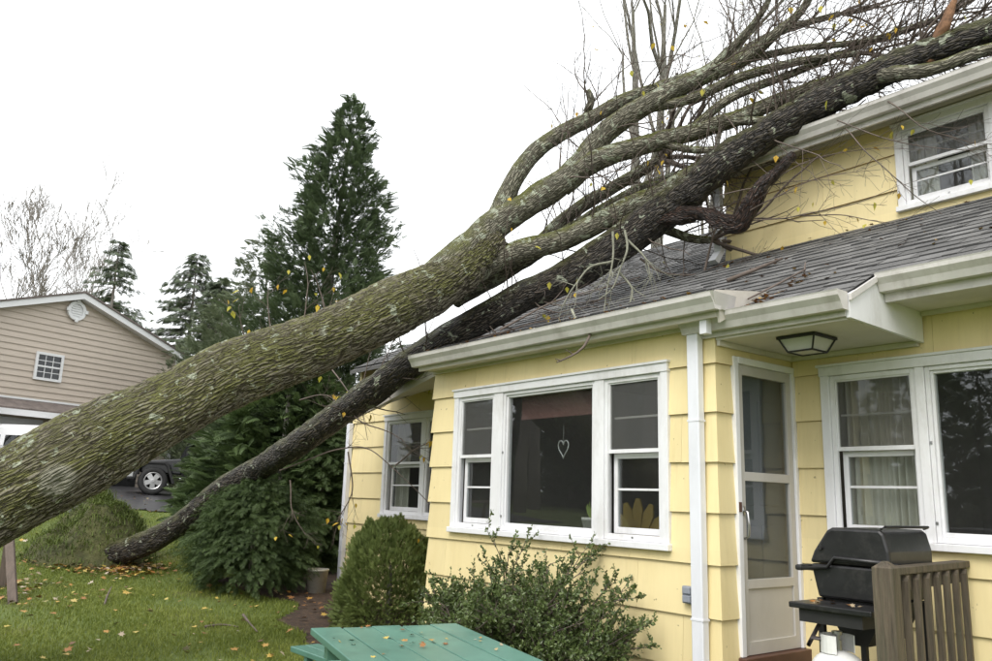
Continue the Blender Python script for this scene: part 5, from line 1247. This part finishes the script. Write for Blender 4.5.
for s_ in (-1, 1):
    for xx in (-.75, -1.95): MB(JM).box(xx, xx+.08, s_*.68-.03, s_*.68+.03, 1.13, 1.739).build('pillar', M['black_matte'], jeep)
    MB(JM).box(-.66, .12, s_*.68-.004, s_*.68+.004, 1.14, 1.735).build('side_window', M['carglass'], jeep)
for xx in (1.25, -1.35):
    for s_ in (-1, 1): wheel(JM, xx, s_*.78, s_, .41, .25, jeep)
# white van
VM, vp = vehicle_matrix(-30, 470, 26.5, math.atan2(-rt.y, -rt.x)+R(8)); vz_ = dep(20, 425, 26.5).z-vp.z
van = thing('white_van', tuple(vp), 'white van half hidden behind the big trunk in front of the garage', 'van')
hv = max(1.8, vz_)
mb = MB(VM); mb.hexa([(-2.6, -.95, .35), (1.5, -.95, .35), (1.5, .95, .35), (-2.6, .95, .35)], [(-2.62, -.98, 1.1), (1.5, -.98, 1.1), (1.5, .98, 1.1), (-2.62, .98, 1.1)])
b_ = mb.build('body', M['vanwhite'], van, bevel=.05)
mb = MB(VM); mb.hexa([(-2.62, -.98, 1.102), (1.5, -.98, 1.102), (1.5, .98, 1.102), (-2.62, .98, 1.102)], [(-2.45, -.82, hv), (.9, -.82, hv), (.9, .82, hv), (-2.45, .82, hv)]); mb.build('upper_body', M['vanwhite'], van, bevel=.12)
mb = MB(VM); mb.hexa([(1.502, -.95, .4), (2.5, -.9, .45), (2.5, .9, .45), (1.502, .95, .4)], [(1.502, -.95, 1.15), (2.4, -.85, 1.0), (2.4, .85, 1.0), (1.502, .95, 1.15)]); mb.build('bonnet', M['vanwhite'], van, bevel=.05)
for s_ in (-1, 1):
    for x0_, x1_ in ((-2.2, -1.3), (-1.15, -.2), (-.05, .85)):
        lerpy = lambda z: s_*(.98-.16*(z-1.1)/(hv-1.1)+.006)
        za, zb2 = 1.2, hv-.35
        MB(VM).hexa([(x0_, lerpy(za), za), (x1_, lerpy(za), za), (x1_, lerpy(zb2), zb2), (x0_, lerpy(zb2), zb2)], [(x0_, lerpy(za)-s_*.004, za), (x1_, lerpy(za)-s_*.004, za), (x1_, lerpy(zb2)-s_*.004, zb2), (x0_, lerpy(zb2)-s_*.004, zb2)]).build('side_window', M['carglass'], van)
    MB(VM).box(-2.66, -2.58, s_*.9-.05, s_*.9+.05, 1.0, 1.5).build('tail_light', M['redlens'], van)
    for xx in (1.5, -1.7): wheel(VM, xx, s_*.88, s_, .36, .22, van)
# low stone wall behind the driveway
sw = thing('stone_wall', tuple(dep(160, 470, 33)), 'low brown stone wall behind the black car', 'wall')
wp0, wp1 = dep(90, 470, 32), dep(260, 470, 36)
for k in range(34):
    f = k/34; p = wp0.lerp(wp1, f); z = gzf(p.x, p.y); dirw = (wp1-wp0).normalized()
    for c_ in range(3):
        q = p+dirw*random.uniform(0, .1); w2 = random.uniform(.12, .17); h0 = z+c_*.3+.0; hh = random.uniform(.26, .3)
        Mx = Matrix.Translation((q.x, q.y, h0)) @ Matrix.Rotation(math.atan2(dirw.y, dirw.x), 4, 'Z')
        MB(Mx).hexa([(-w2, -.2, 0), (w2, -.2, 0), (w2, .2, 0), (-w2, .2, 0)], [(-w2*.9, -.17, hh), (w2*.85, -.18, hh), (w2*.9, .18, hh), (-w2*.9, .18, hh)]).build('stone', M['stone'], sw, bevel=.03)

# ================================================================== YARD THINGS
# plastic bucket
bk = ghit(316, 593); t = thing('plastic_bucket', tuple(bk), 'weathered white plastic bucket in the soil by the cedar bush', 'bucket')
MB().lathe([(0, 0), (.12, 0), (.15, .30), (.158, .30), (.158, .325), (.148, .325), (.118, .01), (0, .01)], tuple(bk), 22).build('body', M['bucket'], t, True)
pts = [tuple(bk+Vector((.156*math.cos(a), .05*math.sin(a)*0-.156*abs(math.sin(a))*.9, .30-.12*abs(math.sin(a))))) for a in np.linspace(0, math.pi, 10)]
MB().tube(pts, .004, 5).build('handle', M['steel'], t)
# A-frame stand at the left edge
pA = ghit(13, 604); pB = ghit(2, 588); top = Vector(((pA.x+pB.x)/2-.3, (pA.y+pB.y)/2-.12, gzf(pA.x, pA.y)+1.25))
t = thing('wooden_trestle', tuple(pA), 'grey weathered wooden trestle legs at the left edge under the trunk', 'trestle')
def plank(a, b, w, th, name, mat, parent, side=None):
    a, b = Vector(a), Vector(b); d = (b-a).normalized(); s = (side or d.cross(Vector((0, 0, 1)))).normalized(); s = (s-d*s.dot(d)).normalized(); n_ = d.cross(s)
    q = lambda p: [p-s*w/2-n_*th/2, p+s*w/2-n_*th/2, p+s*w/2+n_*th/2, p-s*w/2+n_*th/2]
    return MB().hexa(q(a), q(b)).build(name, mat, parent, bevel=.006)
plank(pA, top, .10, .05, 'leg', M['post'], t, Vector(rt)); plank(pB, top+Vector((.0, .1, 0)), .10, .05, 'leg', M['post'], t, Vector(rt))
o2 = Vector((-.3, -1.3, .02)); plank(pA+o2, top+o2, .10, .05, 'leg', M['post'], t, Vector(rt)); plank(pB+o2, top+o2+Vector((0, .1, 0)), .10, .05, 'leg', M['post'], t, Vector(rt))
plank(top+Vector((.05, .2, .03)), top+o2+Vector((-.05, -.2, .03)), .14, .05, 'crossbar', M['post'], t)
# picnic table
def onz(x, y, z): d = ray(x, y); return CAM+d*((z-CAM.z)/d.z)
ZT = .75
tl, tbk = onz(310, 628, ZT), onz(497, 611.5, ZT); tdir = (onz(400, 661, ZT)-tl); 
tl2 = onz(350, 661, ZT); ld = (tl2-tl).normalized(); wd_ = Vector((-ld.y, ld.x, 0)); W_ = min(1.0, (tbk-tl).dot(wd_)); LT = 1.75
TM = Matrix.Translation((tl.x, tl.y, 0)) @ Matrix((ld, wd_, Vector((0, 0, 1)))).transposed().to_4x4()
tc = TM @ Vector((LT/2, W_/2, 0))
t = thing('picnic_table', (tc.x, tc.y, 0), 'green painted plank picnic table in front of the bushes', 'table')
npl = 5; pw = W_/npl
ends = [0, .03, -.01, .02, .0]
for k in range(npl): MB(TM).box(ends[k], LT+random.uniform(-.01, .01), k*pw+.004, (k+1)*pw-.004, ZT-.04, ZT+random.uniform(-.002, .002)).build('plank', M['tablegreen'], t, bevel=.006)
for xx in (.28, LT-.34):
    MB(TM).box(xx, xx+.09, .04, W_-.04, ZT-.13, ZT-.041).build('cleat', M['tablegreen'], t)
    for s_ in (0, 1):
        y0_ = W_*.28 if s_ == 0 else W_*.72; y1_ = -.02 if s_ == 0 else W_+.02
        MB(TM).hexa([(xx+.092+.0*s_, y1_-.045, 0), (xx+.13, y1_-.045, 0), (xx+.13, y1_+.045, 0), (xx+.092, y1_+.045, 0)], [(xx+.092, y0_-.045, ZT-.05), (xx+.13, y0_-.045, ZT-.05), (xx+.13, y0_+.045, ZT-.05), (xx+.092, y0_+.045, ZT-.05)]).build('leg', M['tablegreen'], t)
ZS = .45; s0 = onz(290, 646, ZS); s1 = onz(332, 661, ZS); s2 = onz(320, 643.5, ZS); sld = (s1-s0).normalized(); swd = Vector((-sld.y, sld.x, 0)); sW = max(.2, min(.32, (s2-s0).dot(swd)))
SM = Matrix.Translation((s0.x, s0.y, 0)) @ Matrix((sld, swd, Vector((0, 0, 1)))).transposed().to_4x4()
t = thing('bench', (s0.x, s0.y, 0), 'green painted plank bench left of the picnic table', 'bench')
for k in range(2): MB(SM).box(0, 1.35, k*sW/2+.003, (k+1)*sW/2-.003, ZS-.04, ZS).build('plank', M['tablegreen'], t, bevel=.006)
for xx in (.2, 1.1):
    for yy in (.02, sW-.07): MB(SM).box(xx, xx+.05, yy, yy+.05, 0, ZS-.041).build('leg', M['tablegreen'], t)
lp = np.array([tuple(TM @ Vector((random.uniform(.05, 1.1), random.uniform(.05, W_-.05), ZT+.008))) for _ in range(34)])
V, F, A = litter(lp, (.02, .05)); o = mesh_np('table_leaves', V, F, M['litter'], None, False, {'rnd': ('FLOAT', A)}); setprops(o, 'small bits of leaf scattered on the green tabletop', 'leaves', None, 'stuff')

# deck with railing, grill, gas bottle
XR = -2.40; ZD = .36
dk_ = thing('wooden_deck', (-2.9, 5.3, 0), 'weathered grey-brown deck with slatted railing beside the door', 'deck')
for k in range(10): MB().box(BX1+.06+k*.128, BX1+.06+k*.128+.122, 4.58, YB-.04, ZD-.035, ZD).build('floor_board', M['deckwood'], dk_)
mb = MB()
for yy in (4.62, 5.75): mb.box(BX1+.08, XR+.02, yy, yy+.05, ZD-.2, ZD-.036)
mb.build('joist', M['deckwood'], dk_)
for xx, yy in ((-3.55, 4.66), (-2.45, 4.66), (-2.45, 5.8)): MB().box(xx-.045, xx+.045, yy-.045, yy+.045, 0, ZD-.036 if xx < -3 else ZD-.2).build('footing_post', M['deckwood'], dk_)
pz = 1.285
RM = Matrix.Translation((.09, 0, 0)) @ Matrix.Translation((XR, 4.57, 0)) @ Matrix.Rotation(R(6), 4, 'Z') @ Matrix.Translation((-XR, -4.57, 0))   # the railing stands slightly askew
mb = MB(RM); mb.box(XR-.055, XR+.055, 4.52, 4.63, .0, pz); o_ = len(mb.v)
mb.hexa([(XR-.055, 4.52, pz), (XR+.055, 4.52, pz), (XR+.055, 4.63, pz), (XR-.055, 4.63, pz)], [(XR-.012, 4.563, pz+.035), (XR+.012, 4.563, pz+.035), (XR+.012, 4.587, pz+.035), (XR-.012, 4.587, pz+.035)])
mb.build('post', M['deckwood'], dk_)
MB(RM).box(XR-.045, XR+.045, 4.632, YB-.03, pz-.04, pz).build('top_rail', M['deckwood'], dk_, bevel=.004)
MB(RM).box(XR-.02, XR+.018, 4.632, YB-.03, pz-.13, pz-.042).build('rail', M['deckwood'], dk_)
MB(RM).box(XR-.02, XR+.018, 4.632, YB-.03, ZD+.08, ZD+.16).build('rail', M['deckwood'], dk_)
for k in range(7):
    y_ = 4.73+k*.168
    mb = MB(RM); mb.box(XR+.020, XR+.055, y_, y_+.03, ZD-.1, pz-.075); mb.prism([(y_, pz-.075), (y_+.03, pz-.075), (y_+.03, pz-.045)], 'x', XR+.020, XR+.055)
    mb.build('baluster', M['deckwood'], dk_)
# grill: front faces the door (-x), its side faces the viewer
gx0, gx1, gy0, gy1, gzb = -2.95, -2.42, 4.86, 5.40, 1.055
gr = thing('gas_grill', (-2.8, 5.1, ZD), 'black gas grill with closed lid standing behind the deck railing', 'grill')
lowp = [(gx0+.06, gzb), (gx1-.06, gzb), (gx1-.01, gzb+.20), (gx0+.015, gzb+.20)]
MB().prism(lowp, 'y', gy0, gy1).build('firebox', M['black'], gr, bevel=.015)
hood = [(gx0+.012, gzb+.205), (gx1-.006, gzb+.205), (gx1-.004, gzb+.30), (gx1-.03, gzb+.40), (gx1-.055, gzb+.425), (gx0+.17, gzb+.425), (gx0+.135, gzb+.405), (gx0+.045, gzb+.28)]
lid = MB().prism(hood, 'y', gy0-.008, gy1+.008).build('lid', M['black'], gr, bevel=.018)
for yy in (gy0-.02, gy1+.008):
    mb = MB(); mb.tube([(gx0-.03, yy, gzb+.165), (gx0+.14, yy, gzb+.185), (gx0+.19, yy, gzb+.245), (gx1-.02, yy, gzb+.235)], .012, 8); mb.build('rim', M['black'], lid, True)
mb = MB(); mb.box(gx0-.085, gx0-.035, gy0-.02, gy1+.02, gzb+.15, gzb+.185); mb.build('handle', M['black_matte'], lid, bevel=.012)
mb = MB()
for yy in (gy0, gy1-.03): MB().box(gx0-.036, gx0+.03, yy, yy+.03, gzb+.155, gzb+.18).build('handle_arm', M['black_matte'], lid)
MB().tube([(gx1-.05, gy0, gzb+.43), (gx1-.02, gy0-.005, gzb+.442), (gx1-.02, gy1, gzb+.442), (gx1-.05, gy1, gzb+.43)], .009, 6).build('warming_bar', M['black'], lid)
MB().tube([(gx1+.0, gy0-.02, gzb+.205), (gx1+.0, gy0+.06, gzb+.205)], .028, 10).build('hinge', M['black_matte'], gr)
MB().tube([(gx0+.10, gy0-.03, gzb+.30), (gx0+.10, gy0-.006, gzb+.30)], .014, 8).build('screw_knob', M['black_matte'], gr)
sh = MB().box(gx0+.04, gx1+.02, gy0-.30, gy0-.02, gzb-.045, gzb-.012).build('side_shelf', M['black'], gr, bevel=.006)
MB().box(gx0+.09, gx1-.05, gy0-.27, gy0-.05, gzb-.12, gzb-.046).build('shelf_tray', M['black_matte'], gr)
MB().prism([(gx0+.05, gzb-.002), (gx1-.05, gzb-.002), (gx1-.2, gzb-.26), (gx0+.2, gzb-.26)], 'y', gy0+.05, gy1-.05).build('drip_funnel', M['black_matte'], gr)
for xx in (gx0+.05, gx1-.08):
    for yy in (gy0+.0, gy1-.05): MB().box(xx, xx+.035, yy, yy+.035, ZD+.0, gzb-.003).build('leg', M['black_matte'], gr)
MB().box(gx0+.04, gx1-.04, gy0, gy1, ZD+.10, ZD+.125).build('base_shelf', M['black_matte'], gr)
lp = np.array([(random.uniform(gx0+.08, gx1-.1), random.uniform(gy0-.27, gy0-.06), gzb-.004) for _ in range(10)])
V, F, A = litter(lp, (.03, .06)); o = mesh_np('wet_leaves', V, F, M['litter'], None, False, {'rnd': ('FLOAT', np.where(A > .5, .85, .15+A*.3))}); setprops(o, 'pale wet leaves stuck to the black grill shelf', 'leaves', None, 'stuff')
MB().box(-2.9, -2.5, 4.6, 4.845, ZD, ZD+.075).build('base_block', M['black_matte'], gr)
tx, ty_, tz = -2.70, 4.72, ZD+.076
tk = thing('propane_tank', (tx, ty_, tz), 'white propane tank below the grill shelf', 'gas tank')
prof = [(0, 0), (.10, 0), (.11, .03)]+[(.152*math.sin(a), .15-.09*math.cos(a)) for a in np.linspace(.9, 1.57, 5)]+[(.152, .24)]+[(.152*math.cos(a), .24+.11*math.sin(a)) for a in np.linspace(.15, 1.45, 8)]+[(0, .352)]
MB().lathe(prof, (tx, ty_, tz), 24).build('body', M['tank'], tk, True)
mb = MB(); n = 22
for k in range(n-6):
    a0, a1 = .6+2*math.pi*k/n, .6+2*math.pi*(k+1)/n
    for r_, r2 in ((.088, .094),):
        mb.hexa([(tx+r_*math.cos(a0), ty_+r_*math.sin(a0), tz+.335), (tx+r2*math.cos(a0), ty_+r2*math.sin(a0), tz+.335), (tx+r2*math.cos(a0), ty_+r2*math.sin(a0), tz+.435), (tx+r_*math.cos(a0), ty_+r_*math.sin(a0), tz+.435)], [(tx+r_*math.cos(a1), ty_+r_*math.sin(a1), tz+.335), (tx+r2*math.cos(a1), ty_+r2*math.sin(a1), tz+.335), (tx+r2*math.cos(a1), ty_+r2*math.sin(a1), tz+.435), (tx+r_*math.cos(a1), ty_+r_*math.sin(a1), tz+.435)])
mb.build('collar', M['tank'], tk)
MB().lathe([(0, 0), (.025, 0), (.025, .06), (.015, .06), (.015, .09), (.03, .09), (.03, .11), (0, .11)], (tx, ty_, tz+.345), 12).build('valve', M['steel'], tk)
MB().tube([(tx-.03, ty_-.03, tz+.40), (tx-.11, ty_-.09, tz+.41), (tx-.14, ty_-.08, tz+.36), (tx-.10, ty_-.02, tz+.48), (tx-.16, ty_+.06, tz+.55), (tx-.18, ty_+.2, tz+.56)], .012, 8).build('hose', M['hose'], tk, True)
